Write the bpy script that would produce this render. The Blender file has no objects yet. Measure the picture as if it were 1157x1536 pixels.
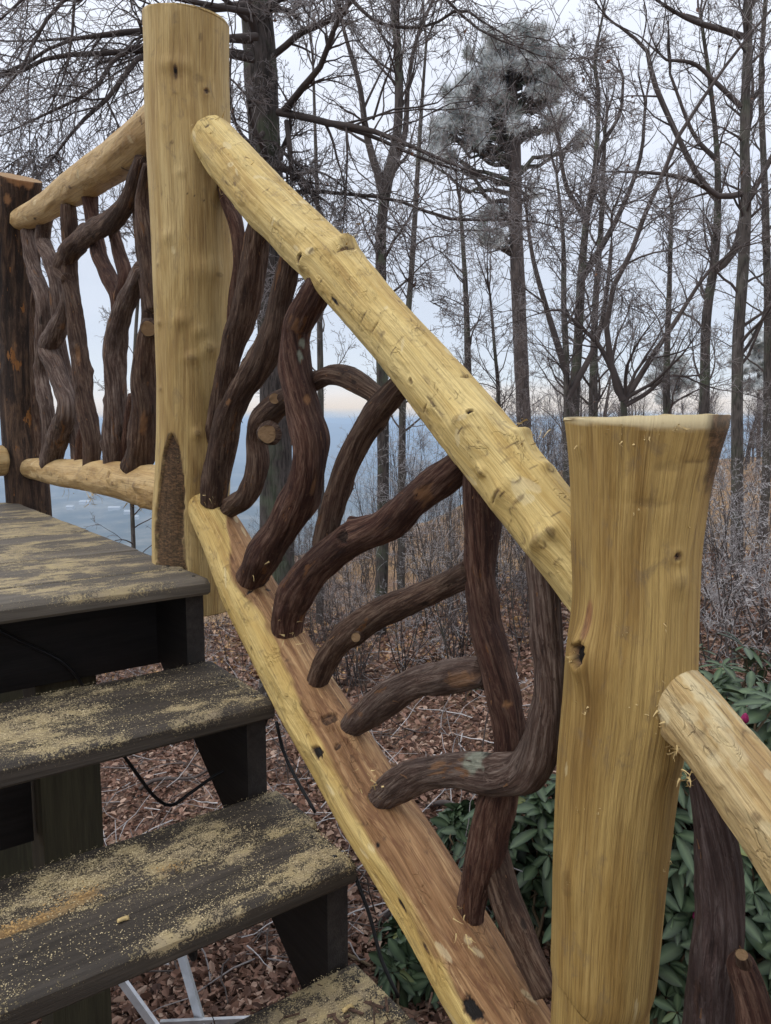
import bpy, math, numpy as np, random
from math import radians as R_, pi
S = bpy.context.scene; COL = S.collection
rng = np.random.default_rng(7); random.seed(7)
# ------------------------------------------------------------------ camera model (used for the view and to place surfaces at their real distance)
F = 1155.0; TH = R_(6.8); CZ = 1.70
ct, st = math.cos(TH), math.sin(TH)
def ray(u, v):
    dx, dy = (u-578.5)/F, (768-v)/F
    return np.array([dx, ct+dy*st, -st+dy*ct])
CAM = np.array([0, 0, CZ])
D = np.array([.6, -.8, 0]); N = np.array([-.8, -.6, 0]); UP = np.array([0, 0, 1.])
P0 = np.array([-.357, 1.54, 0]); DZ = CZ-.317; H = .178; RUN = .2642
C1 = np.array([-.447, 1.74, 0])
def SP(s, n, z): return P0+D*s+N*n+UP*z          # stair frame: s down the stairs, n to the left, z height
def bp(u, v, off=0.0):
    r = ray(u, v); t = (np.dot(C1-CAM, N)+off)/np.dot(r, N); return CAM+r*t, t
def atY(u, v, Y):
    r = ray(u, v); t = Y/r[1]; return CAM+r*t, t
def proj(p):
    q = p-CAM; dep = q[..., 1]*ct-q[..., 2]*st; up = q[..., 1]*st+q[..., 2]*ct
    return 578.5+F*q[..., 0]/dep, 768-F*up/dep, dep
# ------------------------------------------------------------------ noise
def _h(i, j, k, sd):
    n = np.sin(i*127.1+j*311.7+k*74.7+sd*19.19)*43758.5453
    return n-np.floor(n)
def vn(p, sd=0.0):
    p = np.asarray(p, float); i = np.floor(p); f = p-i; f = f*f*(3-2*f)
    x, y, z = i[..., 0], i[..., 1], i[..., 2]; fx, fy, fz = f[..., 0], f[..., 1], f[..., 2]
    r = 0
    for a in (0, 1):
        for b in (0, 1):
            for c in (0, 1):
                r = r+_h(x+a, y+b, z+c, sd)*(fx if a else 1-fx)*(fy if b else 1-fy)*(fz if c else 1-fz)
    return r*2-1
def fbm(p, o=3, sd=0.0):
    r = 0; a = 1.0; p = np.asarray(p, float)
    for k in range(o): r = r+vn(p, sd+k)*a; p = p*2.03+3.1; a *= .5
    return r
def sst(a, b, x):
    t = np.clip((x-a)/(b-a), 0, 1); return t*t*(3-2*t)
# ------------------------------------------------------------------ objects
def tag(o, label=None, cat=None, group=None, kind=None):
    if label: o['label'] = label
    if cat: o['category'] = cat
    if group: o['group'] = group
    if kind: o['kind'] = kind
    return o
def empty(name, loc, label, cat, group=None, rz=0):
    o = bpy.data.objects.new(name, None); COL.objects.link(o); o.location = [float(c) for c in loc]; o.rotation_euler[2] = rz
    o.empty_display_size = .1
    return tag(o, label, cat, group)
def mesh_np(name, V, Fq, mats, attrs=None, mi=None, smooth=True, tris=None):
    """V (n,3); Fq (m,4) quads; tris (k,3)"""
    me = bpy.data.meshes.new(name)
    V = np.asarray(V, np.float32); q = np.asarray(Fq, np.int32).reshape(-1, 4) if Fq is not None and len(Fq) else np.zeros((0, 4), np.int32)
    t = np.asarray(tris, np.int32).reshape(-1, 3) if tris is not None and len(tris) else np.zeros((0, 3), np.int32)
    me.vertices.add(len(V)); me.vertices.foreach_set('co', V.ravel())
    nl = q.size+t.size; me.loops.add(nl); me.loops.foreach_set('vertex_index', np.concatenate([q.ravel(), t.ravel()]))
    nf = len(q)+len(t); me.polygons.add(nf)
    ls = np.concatenate([np.arange(len(q))*4, q.size+np.arange(len(t))*3]).astype(np.int32)
    me.polygons.foreach_set('loop_start', ls)
    me.polygons.foreach_set('use_smooth', np.full(nf, smooth, bool))
    for m in (mats if isinstance(mats, (list, tuple)) else [mats]): me.materials.append(m)
    if mi is not None: me.polygons.foreach_set('material_index', np.asarray(mi, np.int32))
    me.update(calc_edges=True)
    for k, a in (attrs or {}).items():
        a = np.asarray(a, np.float32)
        at = me.attributes.new(k, 'FLOAT_VECTOR' if a.ndim == 2 else 'FLOAT', 'POINT')
        at.data.foreach_set('vector' if a.ndim == 2 else 'value', a.ravel())
    return me
def wloc(p):
    l = np.zeros(3)
    while p is not None: l = l+np.array(p.location); p = p.parent
    return l
def link(name, V, Fq, mats, parent=None, origin=None, **kw):
    V = np.asarray(V, float)
    off = wloc(parent) if parent is not None else (np.array(origin, float) if origin is not None else np.zeros(3))
    me = mesh_np(name, V-off, Fq, mats, **kw)
    o = bpy.data.objects.new(name, me); COL.objects.link(o)
    if parent is not None: o.parent = parent
    elif origin is not None: o.location = [float(c) for c in origin]
    return o
# ------------------------------------------------------------------ logs
def catmull(P, n):
    P = np.asarray(P, float); m = len(P)
    if m == 2: t = np.linspace(0, 1, n)[:, None]; return P[0]*(1-t)+P[1]*t
    E = np.vstack([2*P[0]-P[1], P, 2*P[-1]-P[-2]])
    d = np.r_[0, np.cumsum(np.linalg.norm(np.diff(P[:, :3], axis=0), axis=1))]
    x = np.interp(np.linspace(0, d[-1], n), d, np.arange(m)); i = np.clip(x.astype(int), 0, m-2); t = (x-i)[:, None]
    a, b, c, e = E[i], E[i+1], E[i+2], E[i+3]
    return .5*((2*b)+(-a+c)*t+(2*a-5*b+4*c-e)*t*t+(-a+3*b-3*c+e)*t**3)
def frames(C, ref=None):
    T = np.gradient(C, axis=0); T /= np.linalg.norm(T, axis=1)[:, None]
    r = np.array(ref if ref is not None else (0, -1, .01), float)
    u = r-T[0]*np.dot(r, T[0]); u /= np.linalg.norm(u); U = [u]
    for i in range(1, len(C)):
        u = U[-1]-T[i]*np.dot(U[-1], T[i]); U.append(u/np.linalg.norm(u))
    U = np.array(U); return T, U, np.cross(T, U)
def ROTv(a): return a/np.linalg.norm(a)
class Log:
    """tube grid with radius function, rough caps, and log-space coordinates for the wood grain"""
    def __init__(s, pts, rad, K=64, step=.004, ref=None, round0=0, round1=0):
        A = np.hstack([np.asarray(pts, float), np.asarray(rad, float)[:, None]])
        L = np.linalg.norm(np.diff(A[:, :3], axis=0), axis=1).sum(); M = max(8, int(L/step))
        A = catmull(A, M); s.C = A[:, :3]; s.r0 = A[:, 3]; s.M, s.K = M, K
        s.T, s.U, s.W = frames(s.C, ref)
        s.len = np.r_[0, np.cumsum(np.linalg.norm(np.diff(s.C, axis=0), axis=1))]; s.L = s.len[-1]
        s.th = np.linspace(0, 2*pi, K, endpoint=False)
        s.TH, s.SS = np.meshgrid(s.th, s.len); s.R = np.repeat(s.r0[:, None], K, 1)
        rm = s.r0.mean()
        s.gc = np.stack([rm*np.cos(s.TH), rm*np.sin(s.TH), s.SS], -1)
        if round0: s.R *= np.sqrt(np.clip(1-((round0-s.SS)/round0).clip(0, 1)**2.4, .02, 1))
        if round1: s.R *= np.sqrt(np.clip(1-((s.SS-(s.L-round1))/round1).clip(0, 1)**2.4, .02, 1))
        s.mark = np.zeros((M, K)); s.heart = np.zeros((M, K)); s.pale = np.zeros((M, K))
    def lumps(s, amp, sc=14, zs=.35, o=3, sd=0):
        s.R *= 1+amp*fbm(s.gc*np.array([sc, sc, sc*zs]), o, sd); return s
    def facets(s, n, half=(.22, .5), Ls=(.03, .1), dep=1.0, seed=0, rr=None):
        g = np.random.default_rng(seed)
        for _ in range(n):
            tc, sc, L, ha = g.uniform(0, 2*pi), g.uniform(0, s.L), g.uniform(*Ls), g.uniform(*half)
            a = (s.TH-tc+pi) % (2*pi)-pi; x = (s.SS-sc)/L; m = (np.abs(x) < 1) & (np.abs(a) < 1.1)
            dd = (1-math.cos(ha))*(1-x*x)*dep
            rc = s.R.mean(1, keepdims=True)*(1-dd)/np.cos(a.clip(-1.1, 1.1))
            s.R = np.where(m & (rc < s.R), rc, s.R)
        return s
    def nicks(s, n, seed=0, Ls=(.006, .022), Ws=(.004, .010), deep=.0005, mk=.3):
        """drawknife bites: shallow scoops that end in a torn crescent"""
        g = np.random.default_rng(seed); Rm = s.R.mean(1)
        for _ in range(n):
            tc, sc, L, w = g.uniform(0, 2*pi), g.uniform(0, s.L), g.uniform(*Ls), g.uniform(*Ws); sg = g.choice([-1, 1]); sk = g.normal(0, .35)
            i0, i1 = np.searchsorted(s.len, (sc-L*1.6, sc+L*1.6)); 
            if i1-i0 < 3: continue
            sl = slice(i0, i1); a = ((s.TH[sl]-tc+pi) % (2*pi)-pi)*Rm[sl, None]; x = (s.SS[sl]-sc)/L; a = (a-sk*x*L)/w; q = np.sqrt(a*a+x*x)+.12*vn(s.gc[sl]*260, seed)
            s.R[sl] -= deep*np.clip(1-q*q, 0, 1)*(.5+.5*np.clip(x*sg, -1, 1))*1.6
            rim = np.exp(-((q-1)/.13)**2)*np.clip(x*sg*1.8-.5, 0, 1); s.R[sl] += .0002*rim
            if g.random() < mk: s.mark[sl] = np.maximum(s.mark[sl], rim*g.uniform(.25, .8))
            elif g.random() < .3: s.pale[sl] = np.maximum(s.pale[sl], sst(1, .8, q)*.5)
        return s
    def flaps(s, spots, parent, seed=0, mat=None):
        g = np.random.default_rng(seed); V = []; Q = []; P = s.pos()
        for (u, v, cnt, sp) in spots:
            for _ in range((cnt+1)//2):
                i, j = s.find(u+g.normal()*sp, v+g.normal()*sp*.5); p = P[i, j]; nn = ROTv(p-s.C[i]); T = s.T[i]; E = np.cross(T, nn); an = g.uniform(0, 2*pi)
                d = T*math.cos(an)+E*math.sin(an); c = np.cross(nn, d); l = g.uniform(.002, .008); w = g.uniform(.0005, .0016); b = len(V); cv = g.uniform(.15, .9)
                for q in range(5):
                    x = q/4; cc = p-nn*.0006+d*l*x*(1-.3*x)+nn*(l*cv*x*x)+c*l*.25*x*x*g.normal(); ww = w*(1-x*.75); V += [cc-c*ww, cc+c*ww]
                for q in range(4): Q.append((b+2*q, b+2*q+1, b+2*q+3, b+2*q+2))
        return tag(link('torn_fibres', V, Q, mat or M_SPLINT, parent), kind='stuff')
    def pos(s): return s.C[:, None]+s.R[..., None]*(np.cos(s.TH)[..., None]*s.U[:, None]+np.sin(s.TH)[..., None]*s.W[:, None])
    def find(s, u, v):
        P = s.pos(); pu, pv, _ = proj(P); nrm = P-s.C[:, None]; face = ((CAM-P)*nrm).sum(-1) > 0
        d = (pu-u)**2+(pv-v)**2+np.where(face, 0, 1e9); return np.unravel_index(np.argmin(d), d.shape)
    def knot(s, u, v, w, h, dark=1.0, bump=0.0, which='mark', soft=.35, wob=.25):
        """mark at the surface point; w,h half sizes in metres across and along the log; bump>0 swells, <0 sinks"""
        i, j = s.find(u, v); a = ((s.TH-s.th[j]+pi) % (2*pi)-pi)*s.r0[i]; z = s.SS-s.len[i]
        q = np.sqrt((a/w)**2+(z/h)**2)+wob*fbm(s.gc*160, 2, 5)
        if which == 'pale': q = q+.35*fbm(s.gc*np.array([90, 90, 60]), 3, 9)
        if which == 'mark' and w > .006 and dark >= .8: soft = .15; q = q+.25*fbm(s.gc*np.array([120, 120, 80]), 3, 19)
        m = 1-sst(1-soft, 1+soft*.3, q)
        if which == 'mark' and w > .006 and .8 <= dark < 1: m = m*(.88+.12*np.exp(-((q-.8)/.22)**2)); s.R -= .003*np.exp(-(q/.75)**2)
        A = getattr(s, which); setattr(s, which, np.maximum(A, m*dark))
        if bump: s.R += bump*np.exp(-(a/(w*1.6))**2-(z/(h*1.6))**2)-(abs(bump)*1.1*m if (dark > .6 and bump > 0) else 0)
        return s
    def build(s, name, mat, parent=None, origin=None, caps=True, tilt0=None, tilt1=None):
        P = s.pos(); M, K = s.M, s.K
        if tilt1 is not None:      # saw cut at an angle: slide rings near the end on to the plane
            n, w = np.array(tilt1, float), s.L*.15
            wgt = sst(s.L-w, s.L, s.SS)[..., None]; d = ((P-s.C[-1])@n)/(s.T[-1]@n); P = P-s.T[-1]*(((P-s.C[-1])@n)/(s.T[-1]@n))[..., None]*np.where((s.SS[..., None] > s.L-1e-9), 1, 0)
        if tilt0 is not None:
            n = np.array(tilt0, float); P = P-s.T[0]*(((P-s.C[0])@n)/(s.T[0]@n))[..., None]*np.where(s.SS[..., None] < 1e-9, 1, 0)
        V = [P.reshape(-1, 3)]; G = [s.gc.reshape(-1, 3)]; MK = [s.mark.ravel()]; HT = [s.heart.ravel()]; PL = [s.pale.ravel()]; CP = [np.zeros(M*K)]
        idx = np.arange(M*K).reshape(M, K); nx = np.roll(idx, -1, 1)
        Q = [np.stack([idx[:-1], nx[:-1], nx[1:], idx[1:]], -1).reshape(-1, 4)]; T3 = []
        base = M*K
        if caps:
            for e, row in ((0, idx[0]), (1, idx[-1])):
                ring = P[0 if e == 0 else -1]; c = ring.mean(0); prev = row; g0 = s.gc[0 if e == 0 else -1]
                for kk, f in enumerate((.999, .985, .75, .5, .25)):
                    rg = c+(ring-c)*f; gg = g0*np.array([f, f, 1]); n_ = s.T[0] if e == 0 else s.T[-1]
                    rg = rg+n_*(.0012*fbm(rg*90, 2, 3))[:, None]*(kk > 0)
                    ii = base+np.arange(K); base += K
                    V.append(rg); G.append(gg); z = np.zeros(K); MK.append(z); HT.append(z); PL.append(z); CP.append(z+(1 if f < .999 else 0))
                    a, b = prev, np.roll(prev, -1); c_, d_ = np.roll(ii, -1), ii
                    Q.append(np.stack([b, a, d_, c_] if e == 0 else [a, b, c_, d_], -1)); prev = ii
                V.append(c[None]); G.append(g0[:1]*np.array([0, 0, 1])); MK.append([0]); HT.append([0]); PL.append([0]); CP.append([1])
                cc = np.full(K, base); base += 1
                T3.append(np.stack([np.roll(prev, -1), prev, cc] if e == 0 else [prev, np.roll(prev, -1), cc], -1))
        return link(name, np.vstack(V), np.vstack(Q), mat, parent, origin, tris=np.vstack(T3) if T3 else None,
                    attrs=dict(gc=np.vstack(G), mark=np.concatenate(MK), heart=np.concatenate(HT), pale=np.concatenate(PL), cap=np.concatenate(CP)))
# ------------------------------------------------------------------ materials
class NT:
    def __init__(s, name, bump_dist=None):
        s.m = bpy.data.materials.new(name); s.m.use_nodes = True; s.t = s.m.node_tree; s.n = s.t.nodes; s.l = s.t.links
        s.b = s.n['Principled BSDF']; s.b.inputs['Specular IOR Level'].default_value = .25
    def new(s, ty, **k):
        x = s.n.new(ty)
        for a, b in k.items(): setattr(x, a, b)
        return x
    def put(s, sock, val):
        if hasattr(val, 'is_output') or hasattr(val, 'links'): s.l.new(val, sock)
        else: sock.default_value = val
    def attr(s, name, vec=False):
        a = s.new('ShaderNodeAttribute', attribute_name=name); return a.outputs['Vector' if vec else 'Fac']
    def scale(s, v, sc):
        m = s.new('ShaderNodeVectorMath', operation='MULTIPLY'); s.put(m.inputs[0], v); m.inputs[1].default_value = sc; return m.outputs[0]
    def noise(s, v, sc, det=3, ro=.6, dist=0):
        n = s.new('ShaderNodeTexNoise'); s.put(n.inputs['Vector'], v); n.inputs['Scale'].default_value = sc
        n.inputs['Detail'].default_value = det; n.inputs['Roughness'].default_value = ro; n.inputs['Distortion'].default_value = dist; return n.outputs['Fac']
    def vor(s, v, sc, feat='F1', out='Distance'):
        n = s.new('ShaderNodeTexVoronoi', feature=feat); s.put(n.inputs['Vector'], v); n.inputs['Scale'].default_value = sc; return n.outputs[out]
    def ramp(s, f, stops, interp='LINEAR'):
        r = s.new('ShaderNodeValToRGB'); e = r.color_ramp.elements; r.color_ramp.interpolation = interp
        while len(e) < len(stops): e.new(.5)
        for x, (p, c) in zip(e, stops): x.position = p; x.color = (*c, 1) if len(c) == 3 else c
        s.put(r.inputs['Fac'], f); return r.outputs['Color']
    def mr(s, f, a, b, c=0., d=1.):
        r = s.new('ShaderNodeMapRange'); s.put(r.inputs[0], f)
        for i, x in enumerate((a, b, c, d)): r.inputs[i+1].default_value = x
        return r.outputs[0]
    def mix(s, f, a, b, mode='MIX'):
        m = s.new('ShaderNodeMix', data_type='RGBA', blend_type=mode); s.put(m.inputs[0], f)
        for i, x in ((6, a), (7, b)):
            s.put(m.inputs[i], (*x, 1) if isinstance(x, tuple) and len(x) == 3 else x)
        return m.outputs[2]
    def math(s, op, a, b=0., c=0.):
        m = s.new('ShaderNodeMath', operation=op)
        for i, x in enumerate((a, b, c)): s.put(m.inputs[i], x)
        return m.outputs[0]
    def bump(s, h, strength, dist):
        b = s.new('ShaderNodeBump'); s.put(b.inputs['Height'], h); b.inputs['Strength'].default_value = strength; b.inputs['Distance'].default_value = dist
        s.l.new(b.outputs[0], s.b.inputs['Normal']); return b
    def out(s, col, rough=.7):
        s.put(s.b.inputs['Base Color'], (*col, 1) if isinstance(col, tuple) and len(col) == 3 else col); s.put(s.b.inputs['Roughness'], rough); return s.m
def peeled(name, pale=(.62, .46, .19), mid=(.50, .34, .12), tan=(.36, .22, .075), heart=(.27, .125, .05), rough_marks=.5, seed=0.):
    t = NT(name); g = t.attr('gc', True)
    if seed:
        a = t.new('ShaderNodeVectorMath', operation='ADD'); t.put(a.inputs[0], g); a.inputs[1].default_value = (seed, seed*.7, seed*1.3); g = a.outputs[0]
    big = t.noise(t.scale(g, (1, 1, .16)), 18, 4, .6, .5)
    col = t.ramp(big, [(.30, tan), (.44, mid), (.58, pale), (.8, tuple(min(1, c*1.12) for c in pale))])
    band = t.noise(t.scale(g, (1, 1, .035)), 75, 4, .65, .25)
    col = t.mix(t.mr(band, .42, .68, .0, .6), col, t.mix(.6, col, tan))
    fib = t.noise(t.scale(g, (1, 1, .018)), 460, 4, .75)
    col = t.mix(t.mr(fib, .45, .72, 0, .75), col, tuple(c*.62 for c in tan))
    fl = t.noise(t.scale(g, (1, 1, .02)), 300, 2, .6)
    col = t.mix(t.mr(fl, .55, .72, 0, .35), col, tuple(min(1, c*1.25+.03) for c in pale))
    # sparse torn fibres and knife nicks
    nick = t.noise(t.scale(g, (1, 1, .5)), 30, 3, .5, 2.2)
    lin = t.math('ABSOLUTE', t.math('SUBTRACT', nick, .5)); msk = t.noise(t.scale(g, (1, 1, .6)), 34, 2)
    nf = t.math('MULTIPLY', t.mr(lin, .0, .006, 1, 0), t.mr(msk, .57, .64, 0, rough_marks))
    col = t.mix(nf, col, (.12, .06, .02))
    sp = t.vor(t.scale(g, (1, 1, .3)), 95); spm = t.math('MULTIPLY', t.mr(sp, .04, .14, 1, 0), t.mr(t.noise(g, 26, 3), .56, .66, 0, .75))
    col = t.mix(spm, col, (.12, .06, .025))
    dirt = t.noise(t.scale(g, (1, 1, .5)), 42, 5, .7, .6); col = t.mix(t.mr(dirt, .56, .72, 0, .6), col, (.17, .12, .07))
    hn = t.noise(t.scale(g, (1, 1, .07)), 85, 5, .7, .7)
    hcol = t.ramp(hn, [(.3, tuple(c*.45 for c in heart)), (.44, heart), (.56, (.33, .185, .085)), (.68, (.47, .30, .145)), (.85, (.60, .45, .25))])
    hcol = t.mix(t.mr(fib, .45, .72, 0, .6), hcol, tuple(c*.4 for c in heart))
    hb = t.noise(t.scale(g, (1, 1, .12)), 26, 4, .65, 1.5); hcol = t.mix(t.mr(t.math('ABSOLUTE', t.math('SUBTRACT', hb, .5)), 0, .03, .75, 0), hcol, (.13, .055, .025))
    col = t.mix(t.attr('heart'), col, hcol)
    col = t.mix(t.math('MULTIPLY', t.attr('pale'), .85), col, (.68, .57, .34))
    rr = t.new('ShaderNodeVectorMath', operation='LENGTH'); t.put(rr.inputs[0], t.scale(g, (1, 1, 0)))
    rings = t.math('SINE', t.math('MULTIPLY', rr.outputs['Value'], 900.))
    ccol = t.mix(t.mr(rings, -1, 1, 0, .5), (.62, .52, .32), (.50, .38, .2))
    col = t.mix(t.attr('cap'), col, ccol)
    dn = t.noise(t.scale(g, (1, 1, 2.5)), 90, 4, .7, .5); dk = t.ramp(dn, [(.35, (.008, .005, .004)), (.50, (.05, .024, .013)), (.64, (.15, .08, .042))])
    dk = t.mix(t.mr(t.attr('mark'), .95, .99), dk, (.006, .004, .003)); col = t.mix(t.attr('mark'), col, dk)
    h = t.math('ADD', t.math('MULTIPLY', fib, 1.1), t.math('MULTIPLY', t.mr(lin, 0, .02, 0, 1), t.mr(msk, .5, .64, 0, 1.2*min(1, rough_marks*3))))
    h = t.math('ADD', h, t.math('MULTIPLY', t.noise(t.scale(g, (1, 1, .22)), 60, 5, .65), 2.4))
    t.bump(h, .9, .0018)
    return t.out(col, .6)
def barked(name, a=(.030, .015, .010), b=(.095, .047, .029), c=(.22, .145, .10), orange=.5, bs=1.0, zs=.085, sc=185):
    t = NT(name); g = t.attr('gc', True)
    st1 = t.noise(t.scale(g, (1, 1, zs)), sc, 6, .72, .5); st2 = t.noise(t.scale(g, (1, 1, zs*.8)), sc*3.4, 4, .7, .3)
    brk = t.noise(t.scale(g, (1, 1, .5)), 120, 4, .7, .4)
    big = t.noise(t.scale(g, (1, 1, .5)), 16, 4, .65)
    col = t.ramp(st1, [(.34, a), (.47, b), (.60, c), (.72, tuple(min(1, x*1.5) for x in c))])
    col = t.mix(t.mr(big, .38, .60, .8, 0), col, t.mix(.7, col, a))
    col = t.mix(t.mr(st2, .50, .70, 0, .55), col, a)
    col = t.mix(t.mr(brk, .58, .72, 0, .5), col, c)
    on = t.math('MULTIPLY', t.mr(t.noise(t.scale(g, (1, 1, .28)), 34, 5, .65), .63, .66, 0, orange), 1.)
    col = t.mix(on, col, t.mix(st1, (.34, .15, .04), (.18, .07, .025)))
    col = t.mix(t.attr('pale'), col, t.mix(t.noise(g, 200, 2), (.22, .24, .17), (.42, .45, .36)))
    col = t.mix(t.attr('heart'), col, (.34, .17, .075))
    col = t.mix(t.attr('cap'), col, (.40, .25, .13))
    col = t.mix(t.attr('mark'), col, (.008, .005, .004))
    h = t.math('ADD', t.math('MULTIPLY', st1, 3.0), t.math('ADD', st2, t.math('MULTIPLY', brk, .8)))
    t.bump(h, 1.0*bs, .0048)
    return t.out(col, .75)
W_POST = peeled('peeled_post_wood', pale=(.55, .405, .18), mid=(.44, .30, .112), tan=(.26, .155, .054), rough_marks=0., seed=.0)
W_POST2 = peeled('peeled_post_wood_tan', pale=(.45, .305, .105), mid=(.33, .205, .062), tan=(.18, .098, .030), rough_marks=0., seed=.9)
W_RAIL = peeled('peeled_rail_wood', pale=(.67, .515, .215), mid=(.56, .395, .135), tan=(.34, .21, .06), rough_marks=.35, seed=.4)
W_FAR = peeled('peeled_far_rail_wood', pale=(.55, .39, .19), mid=(.47, .31, .13), tan=(.32, .19, .075), rough_marks=.3, seed=.6)
BARK = barked('laurel_bark')
BARK_G = barked('grey_laurel_bark', (.045, .026, .02), (.135, .08, .06), (.31, .23, .185), orange=.5)
BARK_R = barked('red_laurel_bark', (.028, .011, .008), (.095, .038, .024), (.22, .125, .085), orange=.5)
BARK_P = barked('purple_laurel_bark', (.035, .02, .018), (.085, .052, .046), (.16, .12, .11), orange=.1)
BARK_LOG = barked('old_log_bark', (.012, .008, .006), (.04, .022, .015), (.13, .075, .045), orange=1., sc=45, zs=.12)
def board_mat(name, a, b, dust=False, gscale=1.):
    t = NT(name); g = t.attr('gc', True)
    n1 = t.noise(t.scale(g, (.06, 1, 1)), 70*gscale, 5, .65, .4); n2 = t.noise(t.scale(g, (.04, 1, 1)), 300, 2)
    col = t.mix(t.mr(n1, .3, .7), a, b); col = t.mix(t.mr(n2, .4, .8, 0, .4), col, tuple(c*.5 for c in a))
    wv = t.noise(t.scale(g, (.2, 1, 1)), 9, 3); col = t.mix(t.mr(wv, .35, .65, 0, .6), col, tuple(c*.6 for c in a))
    h = t.math('ADD', n1, n2)
    if dust:
        d = t.attr('dust'); sp = t.noise(g, 520, 2, .7); sp2 = t.noise(g, 190, 3, .65)
        v = t.math('ADD', t.math('MULTIPLY', sp, .55), t.math('MULTIPLY', sp2, .45))
        th = t.math('SUBTRACT', .70, t.math('MULTIPLY', d, .36))
        f = t.math('MULTIPLY', t.math('GREATER_THAN', v, th), .9)
        f = t.mr(t.math('SUBTRACT', v, th), 0, .07, 0, .8)
        dc = t.mix(t.mr(t.noise(g, 30, 2), .35, .65), (.48, .38, .20), (.34, .27, .17))
        dc = t.mix(t.attr('pile'), dc, (.28, .165, .065))
        col = t.mix(f, col, dc); h = t.math('ADD', h, t.math('MULTIPLY', f, 1.5))
    t.bump(h, .7, .0012); return t.out(col, .62 if dust else .7)
M_TREAD = board_mat('dark_stained_tread_wood', (.030, .024, .019), (.100, .082, .066), True)
M_DECK = board_mat('weathered_deck_wood', (.085, .073, .060), (.20, .17, .135), True)
M_DARK = board_mat('black_stained_board', (.010, .008, .0075), (.024, .020, .018))
M_STR = board_mat('stringer_end_wood', (.022, .018, .016), (.055, .047, .042))
M_OLIVE = board_mat('olive_treated_post', (.045, .040, .024), (.085, .078, .045))
def simple(name, col, rough=.6, metal=0., var=.15, sc=30):
    t = NT(name); tc = t.new('ShaderNodeTexCoord'); n = t.noise(tc.outputs['Object'], sc, 3)
    t.b.inputs['Metallic'].default_value = metal
    return t.out(t.mix(t.mr(n, .3, .7), tuple(c*(1-var) for c in col), tuple(min(1, c*(1+var)) for c in col)), rough)
M_CABLE = simple('black_cable_rubber', (.012, .012, .013), .4)
M_ALU = simple('brushed_aluminium', (.55, .56, .58), .35, .6)
M_CUT = simple('fresh_cut_wood', (.42, .27, .14), .7, var=.2, sc=120)
M_LICHEN = simple('pale_green_lichen', (.38, .43, .33), .9, var=.35, sc=150)
M_SPLINT = simple('pale_wood_splinter', (.50, .37, .17), .7, var=.25, sc=80)
M_DUST = simple('sawdust_flake', (.50, .405, .24), .8, var=.35, sc=400)
M_DUSTO = simple('orange_sawdust_flake', (.40, .25, .10), .8, var=.4, sc=300)
M_CHIPB = simple('bark_chip', (.075, .045, .032), .85, var=.6, sc=150)
M_METALD = simple('dark_fixing_metal', (.03, .03, .03), .4, .7)
# ------------------------------------------------------------------ boards in the stair frame
def board(name, s0, s1, n0, n1, z0, z1, mat, parent, long='n', rnd=.006, gs=.02, dust=None, origin=None, slope=None, ends=.0):
    """rounded box; the top is a fine grid carrying sawdust density"""
    fs = dust is not None
    a = np.unique(np.r_[np.linspace(s0+rnd, s1-rnd, max(2, int((s1-s0)/(.006 if fs else gs)))), s0, s0+rnd*.35, s1-rnd*.35, s1])
    b = np.unique(np.r_[np.linspace(n0+rnd, n1-rnd, max(2, int((n1-n0)/(.008 if fs else gs)))), n0, n0+rnd*.35, n1-rnd*.35, n1])
    def rz(x, lo, hi):
        d = np.minimum(x-lo, hi-x); q = np.clip(1-d/rnd, 0, 1); return rnd*(1-np.sqrt(np.clip(1-q*q, 0, 1)))
    A, B = np.meshgrid(a, b, indexing='ij'); na, nb = A.shape
    lo = np.stack([A, B, np.zeros_like(A)], -1)
    sag = .0012*fbm(np.stack([A*8, B*3, np.full_like(A, z1*9)], -1), 2, 1)
    zt = z1-np.maximum(rz(A, s0, s1), rz(B, n0, n1))+sag
    zb = z0+np.maximum(rz(A, s0, s1), rz(B, n0, n1))*.6
    W = lambda Z: P0+A[..., None]*D+B[..., None]*N+Z[..., None]*UP
    Vt, Vb = W(zt).reshape(-1, 3), W(zb).reshape(-1, 3)
    idx = np.arange(na*nb).reshape(na, nb)
    qt = np.stack([idx[:-1, :-1], idx[:-1, 1:], idx[1:, 1:], idx[1:, :-1]], -1).reshape(-1, 4); qb = qt[:, ::-1]+na*nb
    loop = np.r_[idx[:, 0], idx[-1, 1:], idx[-2::-1, -1], idx[0, -2:0:-1]]; lp = np.roll(loop, -1)
    qs = np.stack([loop, loop+na*nb, lp+na*nb, lp], -1)
    g = np.stack([B, A, zt], -1) if long == 'n' else (np.stack([A, B, zt], -1) if long == 's' else np.stack([zt, A, B], -1))
    g2 = np.stack([B, A, zb], -1) if long == 'n' else (np.stack([A, B, zb], -1) if long == 's' else np.stack([zb, A, B], -1))
    G = np.vstack([g.reshape(-1, 3), g2.reshape(-1, 3)])+np.array([s0*7.3+z0*3, s0*3.1, z1*5.7])
    at = dict(gc=G)
    if fs:
        d, pl = dust(A, B); z = np.zeros(na*nb); at['dust'] = np.r_[d.ravel(), z+.0]; at['pile'] = np.r_[pl.ravel(), z]
    V = np.vstack([Vt, Vb])
    o = link(name, V, np.vstack([qt, qb, qs]), mat, parent, origin, attrs=at)
    o.data.polygons.foreach_set('use_smooth', np.r_[np.ones(len(qt), bool), np.zeros(len(qb)+len(qs), bool)])
    return o
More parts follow.
